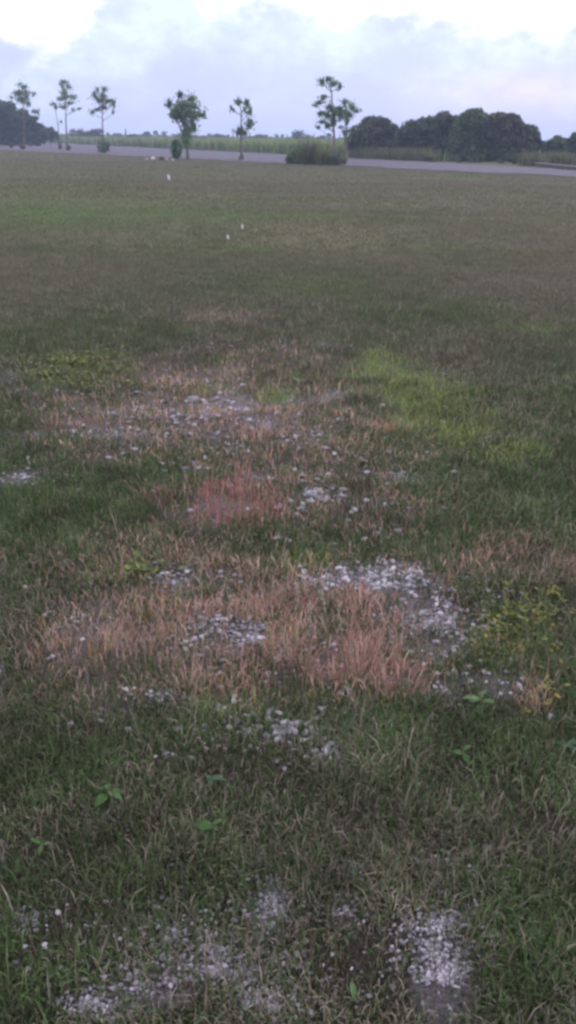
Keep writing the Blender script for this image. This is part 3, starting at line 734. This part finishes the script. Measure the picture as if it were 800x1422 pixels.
# ------------------------------------------------------------------ trees
def leafcloud(centres, radii, ns, size, cols, droop=.6, aspect=.4, feathery=False, radial=.8):
    """Small leaf-sized faces spread through lumps (ellipsoids), hanging outward and down."""
    P = []; S = []; Cc = []; O = []
    for (c, r, n) in zip(centres, radii, ns):
        d_ = rng.normal(size=(n, 3)); d_ /= np.linalg.norm(d_, axis=1)[:, None]
        q = rng.random(n) ** .45 if not feathery else np.abs(rng.normal(0, .72, n))
        P.append(np.asarray(c) + d_ * q[:, None] * np.asarray(r)); O.append(d_)
        base = np.array(cols)[rng.integers(0, len(cols))] * (.65 + 1.15 * rng.random())
        Cc.append(base * (.65 + .7 * rng.random(n))[:, None])
        S.append(size * (.6 + .8 * rng.random(n)))
    P = np.vstack(P); S = np.concatenate(S)[:, None]; Cc = np.vstack(Cc); O = np.vstack(O); n = len(P)
    ax = O * radial + rng.normal(0, .6, (n, 3)) + np.array([0, 0, -droop]); ax /= np.linalg.norm(ax, axis=1)[:, None]
    sd_ = np.cross(ax, rng.normal(size=(n, 3))); sd_ /= np.linalg.norm(sd_, axis=1)[:, None] + 1e-9
    V = np.stack([P - ax * S * .5, P + sd_ * S * aspect * .5, P + ax * S * .5, P - sd_ * S * aspect * .5], 1).reshape(-1, 3)
    i = np.arange(n) * 4
    return V, None, np.stack([i, i + 1, i + 2, i + 3], 1), np.repeat(Cc, 4, 0)
def wood(polys):
    parts = []
    for pts, rads in polys:
        v_, q_ = tube(pts, rads, 6); parts.append((v_, None, q_, np.zeros((len(v_), 3))))
    return join(parts)
GREY_GREEN = [(.11, .175, .08), (.09, .15, .07), (.13, .185, .09), (.075, .125, .06)]
def slim_tree(base, trunk, clumps, label, density=1.0, cols=GREY_GREEN, tr=.11, size=.34, name='slim_tree', extra=()):
    x, y = gnd(*base); Y = y
    s = np.linalg.norm(at_y(base[0] + 1, base[1], Y) - at_y(base[0], base[1], Y))
    o3 = np.array([x, y, 0])
    root = empty(name, (x, y, 0)); set_props(root, label, 'tree', 'slim trees at the far edge of the field')
    tp = [at_y(a_, b_, Y) - o3 for a_, b_ in trunk]; tp[0][2] = -.1
    for i in range(1, len(tp)): tp[i][1] += random.uniform(-.1, .1)
    polys = [(tp, [tr * (1 - .72 * i / (len(tp) - 1)) * (1.25 if i == 0 else 1) for i in range(len(tp))])]
    for ex in extra:
        ep = [at_y(a_, b_, Y) - o3 for a_, b_ in ex]; ep[0][1] = 0
        polys.append((ep, [tr * .6 * (1 - .6 * i / (len(ep) - 1)) for i in range(len(ep))]))
    cs, rs, ns = [], [], []
    for cx, cy, rx, ry in clumps:
        c = at_y(cx, cy, Y) - o3
        hd = abs(c[0] - tp[-1][0]); c[1] += random.uniform(-1, 1) * (.35 + hd * .6)
        rx_, ry_ = rx * s, ry * s
        for k in range(3):                                   # three uneven lumps per spray
            cs.append(c + np.array([random.uniform(-.5, .5) * rx_, random.uniform(-.5, .5) * rx_, random.uniform(-.45, .45) * ry_]))
            rs.append(np.array([rx_ * 1.05, rx_ * 1.05, ry_ * .95])); ns.append(max(10, int(density * rx * ry * 2.6)))
        zb = max(c[2] - abs(c[0]) * .35 - ry_ * 1.2, tp[1][2] * .8)
        tz = np.array([p[2] for p in tp]); tpa = np.array(tp)
        zb = min(zb, tz[-1] * .98)
        bpnt = np.array([np.interp(zb, tz, tpa[:, k]) for k in range(3)])
        midp = (bpnt + c) / 2 + np.array([0, 0, -.08])
        polys.append(([bpnt, midp, c], [tr * .3, tr * .2, tr * .09]))
    V, T, Q, C = wood(polys); link('trunk', mesh_np('trunk', V, T, Q, M_BARK, None, True), root)
    V, T, Q, C = leafcloud(cs, rs, ns, size * .72, cols, droop=.35, aspect=.34, feathery=True, radial=.25); link('crown', mesh_np('crown', V, T, Q, M_TREE, C), root)
    return root
slim_tree((33.5, 208), [(33.5, 208), (33.2, 180), (32.5, 150), (31, 122)], [(31,119.5,6,5),(22.5,128.5,6,4),(16.5,135,4,2.5),(30,130,7,5),(37,130,4,7),(48.7,132,3,3.5),(32,140,6,5),(40,146,4,5),(52.5,154.5,2.6,4.5),(46,154,4,4),(26,137,5,4)], 'slim tree rising before the dark wood at far left')
slim_tree((93.5, 209), [(93.5, 209), (92, 175), (91.5, 150), (90, 116)], [(90,113.5,6,3.5),(96,121,4.5,4.5),(84,119,3.5,3.5),(88.5,128.5,6,5),(82,136,4,3.5),(93,136,7,4),(103.5,134.5,6,4),(96,143.5,6,3),(88.5,148,6,4),(109.5,150,3.5,1.6),(103.5,152,2,2.5)], 'second tallest slim tree from left, beside a thin yellowish one')
slim_tree((82, 208.3), [(82, 208.3), (81, 180), (79.5, 165), (76, 147)], [(75,143.5,5,2.6),(77,149.5,3.5,4.5),(72,145,2.5,1.8),(87,169,1.6,1.5)], 'thin yellowish small tree leaning left of a taller slim one', .8, [(.12, .125, .06), (.1, .11, .06)], .08, .3)
slim_tree((142.5, 212), [(142.5, 212), (142.6, 185), (142.5, 160), (143.5, 128)], [(145.5,124,4,4),(136.5,125,2.2,4.5),(130,131.5,3.5,5.5),(142.5,133,5,5),(139.5,140.5,7,5),(150,140.5,8,4.5),(157,143.5,3,5.5),(135,152,6,3.4),(126,155,3,3.4),(156,156,1.8,4),(142.5,149.5,5,4),(141,192,2.4,8)], 'slim tree with open spreading crown and a bush at its foot')
slim_tree((261, 221.5), [(261, 221.5), (259.5, 195), (257, 165), (253, 136)], [(251,132,5,5),(266,135.6,7,5.5),(236,145,5,6),(237,156,5,5),(255,145,9,8),(268,149,8,8),(279,158,7,4.5),(284,158,2,5),(251,162,7,7),(257,173,5,6),(268,175,6,8),(257,190,8,8),(259,199,6,5),(246,152,6,6),(250,146,7,7),(262,156,9,9),(244,160,6,6),(270,160,8,6),(258,182,7,7)], 'widest crowned of the slim trees, drooping, with a dark bush to its left', .8, extra=[[(260, 200), (265, 175), (267, 140)], [(259, 198), (248, 172), (238, 150)]])
slim_tree((335, 223), [(335, 223), (334.8, 190), (335, 156), (332.5, 142)], [(331,141,6,4.5),(343,144,3.6,6),(348,154,2.4,7),(341,154,2.4,5),(348,171,5,5.5),(345,177,4,3),(336.5,184,7,7),(322.5,150.6,1.4,2.4),(326,154.4,1.4,1.8)], 'sparse lopsided slim tree standing alone in the middle', .85, tr=.085)
slim_tree((465, 226.5), [(465, 226.5), (464, 188), (462, 160), (460.5, 128), (457, 118)], [(448,114.5,5,4.5),(455,111,5,3.6),(464,116,5,4.5),(471,120,3,4),(450,135.5,5,3.6),(443,142.5,5,2.6),(437,146,4,2.2),(446.5,157,5,3.6),(458,151,5,5),(455,160,6,4.5),(464,156.5,5,5.5),(471,160,4,6),(469,151,5,4),(450,170.5,5,3.6),(442,177.5,3,2.6),(455,174,4,4),(463,169,5,6)], 'tallest slim tree, with tiered sprays, above the shrub thicket', 1.1, tr=.1, size=.28)
slim_tree((481, 225), [(481, 225), (480.5, 200), (481.5, 174), (482, 146)], [(478,142.5,6,5),(487,148,7,5),(495.5,155,4.5,3.5),(478,155,6,5),(485,160,6,5),(474.5,162,4,4.5),(483,169,4,6),(473,177,2.6,2.6),(480,184.5,5,6)], 'slim tree right behind the tallest one, before the dark wood', 1.1, tr=.085, size=.26)

def shrub(base, rx, ry, n, cols, label, long_=.5, aspect=.14, cat='shrub', group='shrubs at the far edge of the field', upright=True, name='shrub', dy=0.0):
    """A clump of arching long leaves from the ground (upright) or a small leafy bush."""
    x, y = gnd(*base); y += dy; x *= (y / (y - dy)) if dy else 1
    s = np.linalg.norm(at_y(base[0] + 1, base[1], y) - at_y(base[0], base[1], y))
    h = ry * (2.5 if upright else 2) * s; w = rx * s
    root = empty(name, (x, y, 0)); set_props(root, label, cat, group)
    if upright:
        bx = rng.normal(0, w * .36, n); by = rng.normal(0, w * .36, n); rr_ = np.hypot(bx, by) / w; kk = rr_ < 1; bx, by, rr_ = bx[kk], by[kk], rr_[kk]; n = len(bx)
        cc = np.array(cols)[rng.integers(0, len(cols), n)] * (.65 + .7 * rng.random(n))[:, None]
        az = np.arctan2(by, bx) + rng.normal(0, .6, n)
        V, T, Q, C = blades(bx, by, h * (.35 + .95 * rng.random(n) ** 1.3) * (1.1 - .75 * rr_ ** 1.5), np.full(n, max(.035, h * .034)), np.clip(np.abs(rng.normal(.08, .26, n)) + .55 * rr_, 0, 1.3), cc, z0=np.zeros(n), az=az)
    else:
        cs = [np.array([random.uniform(-.5, .5) * w, random.uniform(-.5, .5) * w, h * random.uniform(.25, .72)]) for k in range(9)]
        V, T, Q, C = leafcloud(cs, [np.array([w * .6, w * .6, h * .33])] * 9, [n // 9] * 9, long_, cols)
        V[:, 2] = np.maximum(V[:, 2], .01)
    link('foliage', mesh_np('foliage', V, T, Q, M_TREE, C), root)
    polys = []
    for k in range(4):
        an = random.random() * 6.28
        polys.append(([(0, 0, -.05), (math.cos(an) * w * .2, math.sin(an) * w * .2, h * .35), (math.cos(an) * w * .4, math.sin(an) * w * .4, h * .7)], [.04, .03, .015]))
    V, T, Q, C = wood(polys); link('stem', mesh_np('stem', V, T, Q, M_BARK, None, True), root)
G1 = [(.10, .19, .06), (.08, .15, .05)]; G2 = [(.10, .12, .06), (.14, .125, .075), (.08, .11, .055)]; G3 = [(.2, .19, .085), (.12, .165, .06)]; G4 = [(.07, .11, .055), (.10, .14, .065)]; BR = [(.15, .10, .065), (.10, .075, .055)]
shrub((406, 227.5), 8, 9, 420, G1, 'low bright green shrub at the left end of the thicket', .4, upright=False)
shrub((418, 228), 8, 12, 210, G1 + G2, 'mixed green shrub between the bright and the brown ones')
shrub((430, 229), 11, 14, 330, G2, 'tallest brownish spiky shrub in the middle of the thicket')
shrub((446, 229.5), 7, 11, 210, G3, 'straw tinged spiky shrub right of the brownish one')
shrub((455, 229.5), 7, 10, 210, G1 + G3, 'green spiky shrub left of the tallest tree trunk')
shrub((466, 230), 8, 9, 190, G4, 'dark shrub round the foot of the tallest slim tree')
shrub((477, 229.5), 5, 6, 160, G3, 'small low shrub at the right end of the thicket')
shrub((144, 213), 9, 8, 420, G4, 'dark bush at the foot of the open crowned tree', .35, upright=False)
shrub((246, 221.5), 8, 13, 620, GREY_GREEN, 'tall dark bush left of the drooping tree', .35, upright=False)
shrub((335, 222.8), 3.5, 4, 130, G4, 'tiny dark bush round the lone sparse tree', .25, upright=False)
shrub((17, 206.5), 2.6, 4, 90, BR, 'small brown bush below the dark wood, leftmost', .3, upright=False)
shrub((32, 208), 4, 4, 130, BR, 'brown undergrowth round the leftmost slim tree', .3, upright=False)
shrub((84, 208.5), 2.4, 4.4, 90, G4, 'narrow dark bush under the thin yellowish tree', .3, upright=False)
shrub((95, 209.5), 4, 4, 130, BR, 'brown undergrowth round the second slim tree', .3, upright=False)

# rubble by the drooping tree
M_ROCK = solid_mat('pale_rock', (.4, .39, .4), (.58, .57, .58), 3, .9, .5)
M_DARKWOOD = solid_mat('dark_wood', (.05, .042, .045), (.1, .085, .085), 4)
def rock(px, py, w, h, label, mat, name='boulder', cat='boulder'):
    x, y = gnd(px, py); s = ppm(px, py)
    o = link(name, mesh_np(name, stone_shape(IV2, int(px * 3)) * np.array([w * s / 2, w * s / 2, h * s / 1.3]), IF2, None, mat)); o.location = (x, y, h * s * .3)
    set_props(o, label, cat, 'rubble beside the drooping tree')
rock(204, 221.5, 5, 3, 'leftmost pale boulder of the rubble by the drooping tree', M_ROCK)
rock(213, 221.8, 7, 6, 'largest pale boulder of the rubble, left of the dark stump', M_ROCK)
rock(224, 222.6, 8, 6.5, 'dark jagged stump in the rubble by the drooping tree', M_DARKWOOD, 'stump', 'stump')
rock(232, 222.5, 5, 4, 'pale boulder between the dark stump and the dark bush', M_ROCK)
rock(240, 223, 4, 3, 'small pale boulder under the dark bush', M_ROCK)

def broad_tree(cx, base_y, lumps, label, cols, n_per, size=.34, name='broad_tree', trunk_px=None, group='trees of the dark wood at the right', depth=1.0, back=4.0):
    """A heavy crown out of many uneven lumps (px, py, rx, ry), with trunk and limbs."""
    x, y = gnd(cx, base_y); Y = y + back
    p0 = at_y(cx, base_y, Y); x = p0[0]
    s = np.linalg.norm(at_y(cx + 1, base_y, Y) - at_y(cx, base_y, Y)); o3 = np.array([x, Y, 0])
    root = empty(name, (x, Y, 0)); set_props(root, label, 'tree', group)
    cs, rs, ns = [], [], []; ht = at_y(cx, min(l_[1] for l_ in lumps), Y)[2]; kt = min(1, ht / 3.5)
    polys = [([(0, 0, -.1), (.06, 0, .28 * ht), (.03, .1, .55 * ht)], [.26 * kt, .2 * kt, .12 * kt])]
    for lx, ly, rx, ry in lumps:
        c = at_y(lx, ly, Y) - o3
        R3 = np.array([rx * s, rx * s * depth, ry * s])
        polys.append(([(.05, .05, .28 * ht), c * .6 + np.array([0, 0, .06 * ht]), c], [.13 * kt, .08 * kt, .03 * kt]))
        k = max(6, int(rx * ry / 9))
        for j in range(k):
            d_ = rng.normal(size=3); d_ /= np.linalg.norm(d_); q = .55 + .45 * rng.random()
            cs.append(c + d_ * R3 * q * .85); f_ = .26 + .2 * rng.random()
            rs.append(R3 * f_ * np.array([1.15, 1.15, .85])); ns.append(int(n_per * (rx * ry / 100) / k * 10 * f_ * 2.4))
    cs = [np.array([c[0], c[1], max(c[2], .25)]) for c in cs]
    V, T, Q, C = leafcloud(cs, rs, ns, size, cols, droop=.35, aspect=.5)
    V[:, 2] = np.maximum(V[:, 2], .02)
    link('crown', mesh_np('crown', V, T, Q, M_TREE, C), root)
    V, T, Q, C = wood(polys); link('trunk', mesh_np('trunk', V, T, Q, M_BARK, None, True), root)
DK = [(.065, .085, .05), (.075, .10, .055), (.09, .095, .06), (.055, .07, .045)]
DG = [(.075, .11, .055), (.09, .12, .06), (.065, .09, .05)]
broad_tree(515, 222, [(505,190,20,18),(522,178,22,16),(540,188,16,16),(493,202,13,15),(520,205,26,14),(545,205,14,12),(558,198,13,16)], 'round dark tree at the left end of the right hand wood', DK, 115)
broad_tree(592, 224, [(562,194,15,19),(566,205,16,15),(576,188,20,18),(598,180,20,18),(622,174,18,17),(575,208,22,13),(605,204,24,17),(632,196,16,22)], 'middle tree of the right hand wood with a knobbly top', DK, 115)
broad_tree(664, 226, [(655,176,22,23),(664,166,14,13),(640,198,18,20),(672,200,24,22),(645,215,20,10)], 'tallest tree of the right hand wood, its left summit', DG, 115)
broad_tree(712, 227, [(688,172,20,16),(706,176,20,17),(726,188,20,17),(739,200,13,17),(712,206,30,18),(690,210,20,14),(735,218,14,9)], 'broad domed tree closing the right hand wood', DK, 115)
broad_tree(765, 229, [(762,209,10,15),(771,202,11,14),(784,211,11,15)], 'paler bushy tree just right of the domed tree', [(.07, .1, .06), (.08, .105, .065)], 90, back=8)
broad_tree(796, 231, [(792,204,11,16),(804,199,13,17),(800,220,14,11),(816,208,12,16)], 'pale bushy tree cut by the right border', [(.06, .09, .055), (.07, .095, .06)], 90, back=8)
broad_tree(590, 226, [(588,220,6,6),(598,221,6,5)], 'low bush before the middle of the right hand wood', [(.07, .09, .05)], 80, size=.22, back=1.0)
broad_tree(652, 227.5, [(640,221,8,7),(655,222,9,6),(668,221,8,7)], 'low green bush before the tallest tree', [(.055, .085, .045)], 80, size=.22, back=1.0)
broad_tree(712, 229.5, [(698,222,9,7),(714,222,10,8),(730,223,9,6)], 'low green bush before the domed tree', [(.05, .08, .045)], 80, size=.22, back=1.0)
GL = 'trees of the dark wood at the left'
LW = [(.035, .06, .032), (.045, .07, .036), (.03, .048, .03)]
broad_tree(-32, 202, [(-30,150,26,22),(-45,172,26,28),(-15,175,22,26)], 'dark tree cut by the left border', LW, 105, .45, group=GL, back=6)
broad_tree(8, 203, [(4,154,20,16),(14,168,22,20),(2,185,22,16),(20,188,18,14)], 'tallest dark tree of the left hand wood', LW, 110, .45, group=GL, back=6)
broad_tree(44, 204, [(34,166,16,15),(46,176,14,14),(54,186,9,14),(38,190,20,13)], 'sloping dark tree ending the left hand wood', LW, 110, .45, group=GL, back=6)
broad_tree(70, 203, [(68,187,9,11),(76,189,6,9)], 'small round tree right of the left hand wood', [(.05, .075, .045)], 90, .4, group=GL, back=10)

# ------------------------------------------------------------------ crop field and distant trees
def crop():
    G0 = np.array(gnd(40, 197.2)); G1 = np.array(gnd(400, 214.6)); G2 = np.array(gnd(600, 223.5))
    parts = []
    for A, B, n, dep in ((G0 + (G0 - G1) * .6, G0, 6000, 60), (G0, G1, 30000, 60), (G1, G1 + (G2 - G1) * 1.1, 14000, 30)):
        t_ = rng.random(n); dd = rng.random(n) ** 2 * dep
        dv = (B - A) / np.linalg.norm(B - A); nv = np.array([-dv[1], dv[0]]); 
        if nv[1] < 0: nv = -nv
        row = np.floor(dd / 1.4) * 1.4 + rng.normal(0, .25, n) + .3
        P = A + (B - A) * t_[:, None] + nv * row[:, None]
        k = fbm(P[:, 0] * .35, P[:, 1] * .35, 15, 3)
        if dep == 30:
            kp = rng.random(n) > sst(.3, 1, t_) ; P = P[kp]; row = row[kp]; k = k[kp] - .5 * sst(.2, 1, t_[kp]); n = int(kp.sum())
        h = (.75 + .5 * k + .25 * rng.random(n)) * (1 + .12 * sst(0, 20, row))
        cols = np.array([(.17, .25, .09), (.22, .28, .11), (.14, .2, .08), (.24, .25, .12)])[rng.integers(0, 4, n)] * (.7 + .6 * rng.random(n))[:, None]
        parts.append(blades(P[:, 0], P[:, 1], h * 1.15, np.full(n, .16), np.clip(rng.normal(.35, .25, n), 0, 1.1), cols, z0=np.zeros(n)))
    V, T, Q, C = join(parts)
    set_props(link('tall_crop', mesh_np('tall_crop', V, T, Q, M_TREE, C)), 'band of tall pale green crop beyond the bare strip', kind='stuff')
    # rank grass before the right hand wood
    parts = []
    for cx, cy, rx, n in ((505, 221, 16, 700), (545, 223, 30, 1200), (580, 224.5, 20, 500), (775, 231, 24, 700), (740, 231, 14, 300)):
        px = cx + rng.normal(0, .6, n) * rx; py = cy + (px - cx) * .04 + rng.random(n) * 1.2 - .9
        pp = np.array([gnd(a_, b_) for a_, b_ in zip(px, py)])
        h = .55 + .6 * rng.random(n)
        cols = np.array([(.12, .14, .07), (.15, .16, .085), (.11, .13, .07)])[rng.integers(0, 3, n)] * (.7 + .6 * rng.random(n))[:, None]
        parts.append(blades(pp[:, 0], pp[:, 1], h, np.full(n, .06), np.clip(rng.normal(.35, .25, n), 0, 1), cols, z0=np.zeros(n)))
    V, T, Q, C = join(parts)
    set_props(link('rank_grass', mesh_np('rank_grass', V, T, Q, M_TREE, C)), 'tall pale rank grass along the front of the right hand wood', kind='stuff')
crop()
FAR = {}
def far_mesh(kind):
    if kind in FAR: return FAR[kind]
    if kind.startswith('round'):
        cs = [np.array([random.uniform(-1.6, 1.6), random.uniform(-1.6, 1.6), random.uniform(1.6, 3.6)]) for k in range(9)]
        cr = leafcloud(cs, [np.array([1.2, 1.2, .9])] * 9, [60] * 9, .6, [(.05, .065, .045), (.06, .075, .05)], .3, .6); hh = 2.4
    elif kind.startswith('spire'):
        cs = [np.array([random.uniform(-.25, .25), random.uniform(-.25, .25), 1.2 + k * .55]) for k in range(8)]
        cr = leafcloud(cs, [np.array([.95 - k * .1, .95 - k * .1, .5]) for k in range(8)], [45] * 8, .5, [(.05, .065, .045)], .5, .5); hh = 5
    else:
        cs = [np.array([.75 * math.cos(a_) * (.5 + k % 2), .75 * math.sin(a_) * (.5 + k % 2), 4.3 - .55 * (k % 3)]) for k, a_ in enumerate(np.linspace(0, 6.28, 9)[:-1])]
        cr = leafcloud(cs, [np.array([.7, .7, .45])] * 8, [40] * 8, .7, [(.05, .065, .045)], .8, .25); hh = 4.3
    V, T, Q, C = cr
    me1 = mesh_np('crown', V, T, Q, M_TREE, C)
    v_, q_ = tube([(0, 0, -.1), (.1, 0, hh * .5), (0, .05, hh)], [.16, .11, .05]); me2 = mesh_np('trunk', v_, None, q_, M_BARK)
    FAR[kind] = (me1, me2); return FAR[kind]
def far_tree(px, top_py, kind, dist, label, wide=1.0):
    base = gnd(px, 400); d_ = ray(px, 192); x = d_[0] / d_[1] * dist; y = dist
    topz = at_y(px, top_py, y)[2]; hh = {'r': 4.3, 's': 5.6, 'p': 4.7}[kind[0]]
    root = empty('distant_tree', (x, y, 0)); set_props(root, label, 'tree', 'distant trees beyond the crop')
    k = topz / hh
    a_, b_ = far_mesh(kind)
    for nm, me in (('crown', a_), ('trunk', b_)):
        o = link(nm, me, root); o.scale = (k * wide, k * wide, k); 
    root.rotation_euler = (0, 0, random.uniform(0, 6.28))
far_tree(416, 180.5, 'round_a', 200, 'dark round distant tree left of the thicket, above the crop', 1.0)
far_tree(405, 187, 'spire_a', 240, 'small pointed distant tree just left of the round one', .8)
far_tree(445, 187, 'round_b', 220, 'small round distant tree showing behind the thicket', 1.1)
far_tree(130, 177.5, 'round_b', 200, 'rounded distant tree left of the open crowned slim tree', 1.2)
far_tree(110, 178.5, 'round_a', 210, 'rounded distant tree right of the second slim tree', 1.2)
far_tree(175, 178, 'spire_a', 220, 'pointed distant tree standing above the others at left', .7)
MARKS = [(93, 'the second slim tree'), (142, 'the open crowned slim tree'), (200, 'the rubble heap'), (261, 'the drooping tree'), (335, 'the lone sparse tree'), (410, 'the thicket'), (465, 'the tallest slim tree')]
def far_label(k, x_):
    mx_, nm = min(MARKS, key=lambda m_: abs(m_[0] - x_)); d_ = x_ - mx_
    how = {'r': 'low rounded distant tree', 's': 'thin pointed distant tree', 'p': 'palm like distant tree'}[k]
    return f"{how} above the crop, {'behind' if abs(d_) < 6 else 'just left of' if -22 < d_ < 0 else 'just right of' if 0 < d_ < 22 else 'well left of' if d_ < 0 else 'well right of'} {nm}"
fx = [95, 119, 150, 163, 186, 197, 206, 218, 227, 240, 252, 272, 284, 291, 300, 309, 316, 325, 342, 352, 361, 369, 375, 383, 391, 398, 428, 437, 456, 470]
for i, x_ in enumerate(fx):
    kd = random.choice(['round_a', 'round_b', 'round_c', 'spire_a', 'spire_b', 'palm_a', 'palm_b'])
    far_tree(x_ + random.uniform(-2, 2), 182 + x_ * .012 + random.uniform(-2.0, 2.5) - (1.2 if kd[0] != 'r' else -.8), kd, random.uniform(190, 270), far_label(kd[0], x_), {'r': 1.3, 's': .75, 'p': .8}[kd[0]])
def far_wood():
    cs, rs, ns = [], [], []
    for k in range(420):
        px = random.uniform(-120, 960); dist = random.uniform(280, 420); d_ = ray(px, 192); x = d_[0] / d_[1] * dist
        topz = at_y(px, 186 + px * .013 + random.uniform(-1.5, 2), dist)[2]
        r_ = topz * .45
        cs.append(np.array([x, dist, topz - r_])); rs.append(np.array([r_ * 2.2, r_ * 1.5, r_])); ns.append(70)
        cs.append(np.array([x, dist, .8])); rs.append(np.array([3.5, 2, 1.0])); ns.append(30)
    V, T, Q, C = leafcloud(cs, rs, ns, 1.1, [(.05, .065, .045), (.06, .075, .05), (.07, .085, .055)], .3, .6)
    V[:, 2] = np.maximum(V[:, 2], .02)
    set_props(link('distant_woods', mesh_np('distant_woods', V, T, Q, M_TREE, C)), 'low hazy line of far woods along the horizon', kind='stuff')
far_wood()

# low wall edging the strip at the far right
def wall():
    A = np.array(gnd(746, 231.5)); B = np.array(gnd(800, 237.2)); B = B + (B - A) * .8
    dv = (B - A); Ln = np.linalg.norm(dv); an = math.atan2(dv[1], dv[0])
    root = empty('low_wall', (A[0], A[1], 0)); root.rotation_euler = (0, 0, an)
    set_props(root, 'low kerb wall with a shaded face and pale top edging the strip at far right', 'wall')
    def box(nm, x0, x1, y0, y1, z0, z1, mat):
        bm = bmesh.new(); bmesh.ops.create_cube(bm, size=1)
        for v in bm.verts: v.co = Vector(((x0 + x1) / 2 + v.co.x * (x1 - x0), (y0 + y1) / 2 + v.co.y * (y1 - y0), (z0 + z1) / 2 + v.co.z * (z1 - z0)))
        bmesh.ops.bevel(bm, geom=bm.edges[:], offset=.012, segments=1, affect='EDGES')
        me = bpy.data.meshes.new(nm); bm.to_mesh(me); bm.free(); me.materials.append(mat); link(nm, me, root)
    box('footing', 0, Ln, -.15, .15, -.1, .2, solid_mat('shaded_concrete', (.06, .055, .055), (.11, .1, .1), 3))  # shade on the grey wall's face painted in as a darker tone
    box('coping', -.04, Ln + .04, -.2, .2, .2, .25, solid_mat('pale_concrete', (.13, .125, .13), (.19, .185, .19), 3))
wall()

# ------------------------------------------------------------------ hazy evening air
def haze():
    bm = bmesh.new(); bmesh.ops.create_cube(bm, size=1)
    for v in bm.verts: v.co = Vector((v.co.x * 1900, v.co.y * 1900, 6.5 + v.co.z * 15.2))
    me = bpy.data.meshes.new('haze'); bm.to_mesh(me); bm.free()
    m = bpy.data.materials.new('haze'); m.use_nodes = True; t = m.node_tree; t.nodes.clear()
    o = t.nodes.new('ShaderNodeOutputMaterial'); p = t.nodes.new('ShaderNodeVolumePrincipled')
    p.inputs['Color'].default_value = (.62, .74, 1, 1); p.inputs['Density'].default_value = .0011; p.inputs['Anisotropy'].default_value = .2
    t.links.new(p.outputs[0], o.inputs['Volume']); me.materials.append(m)
    set_props(link('haze', me), 'thin bluish haze over the field', kind='stuff')
haze()
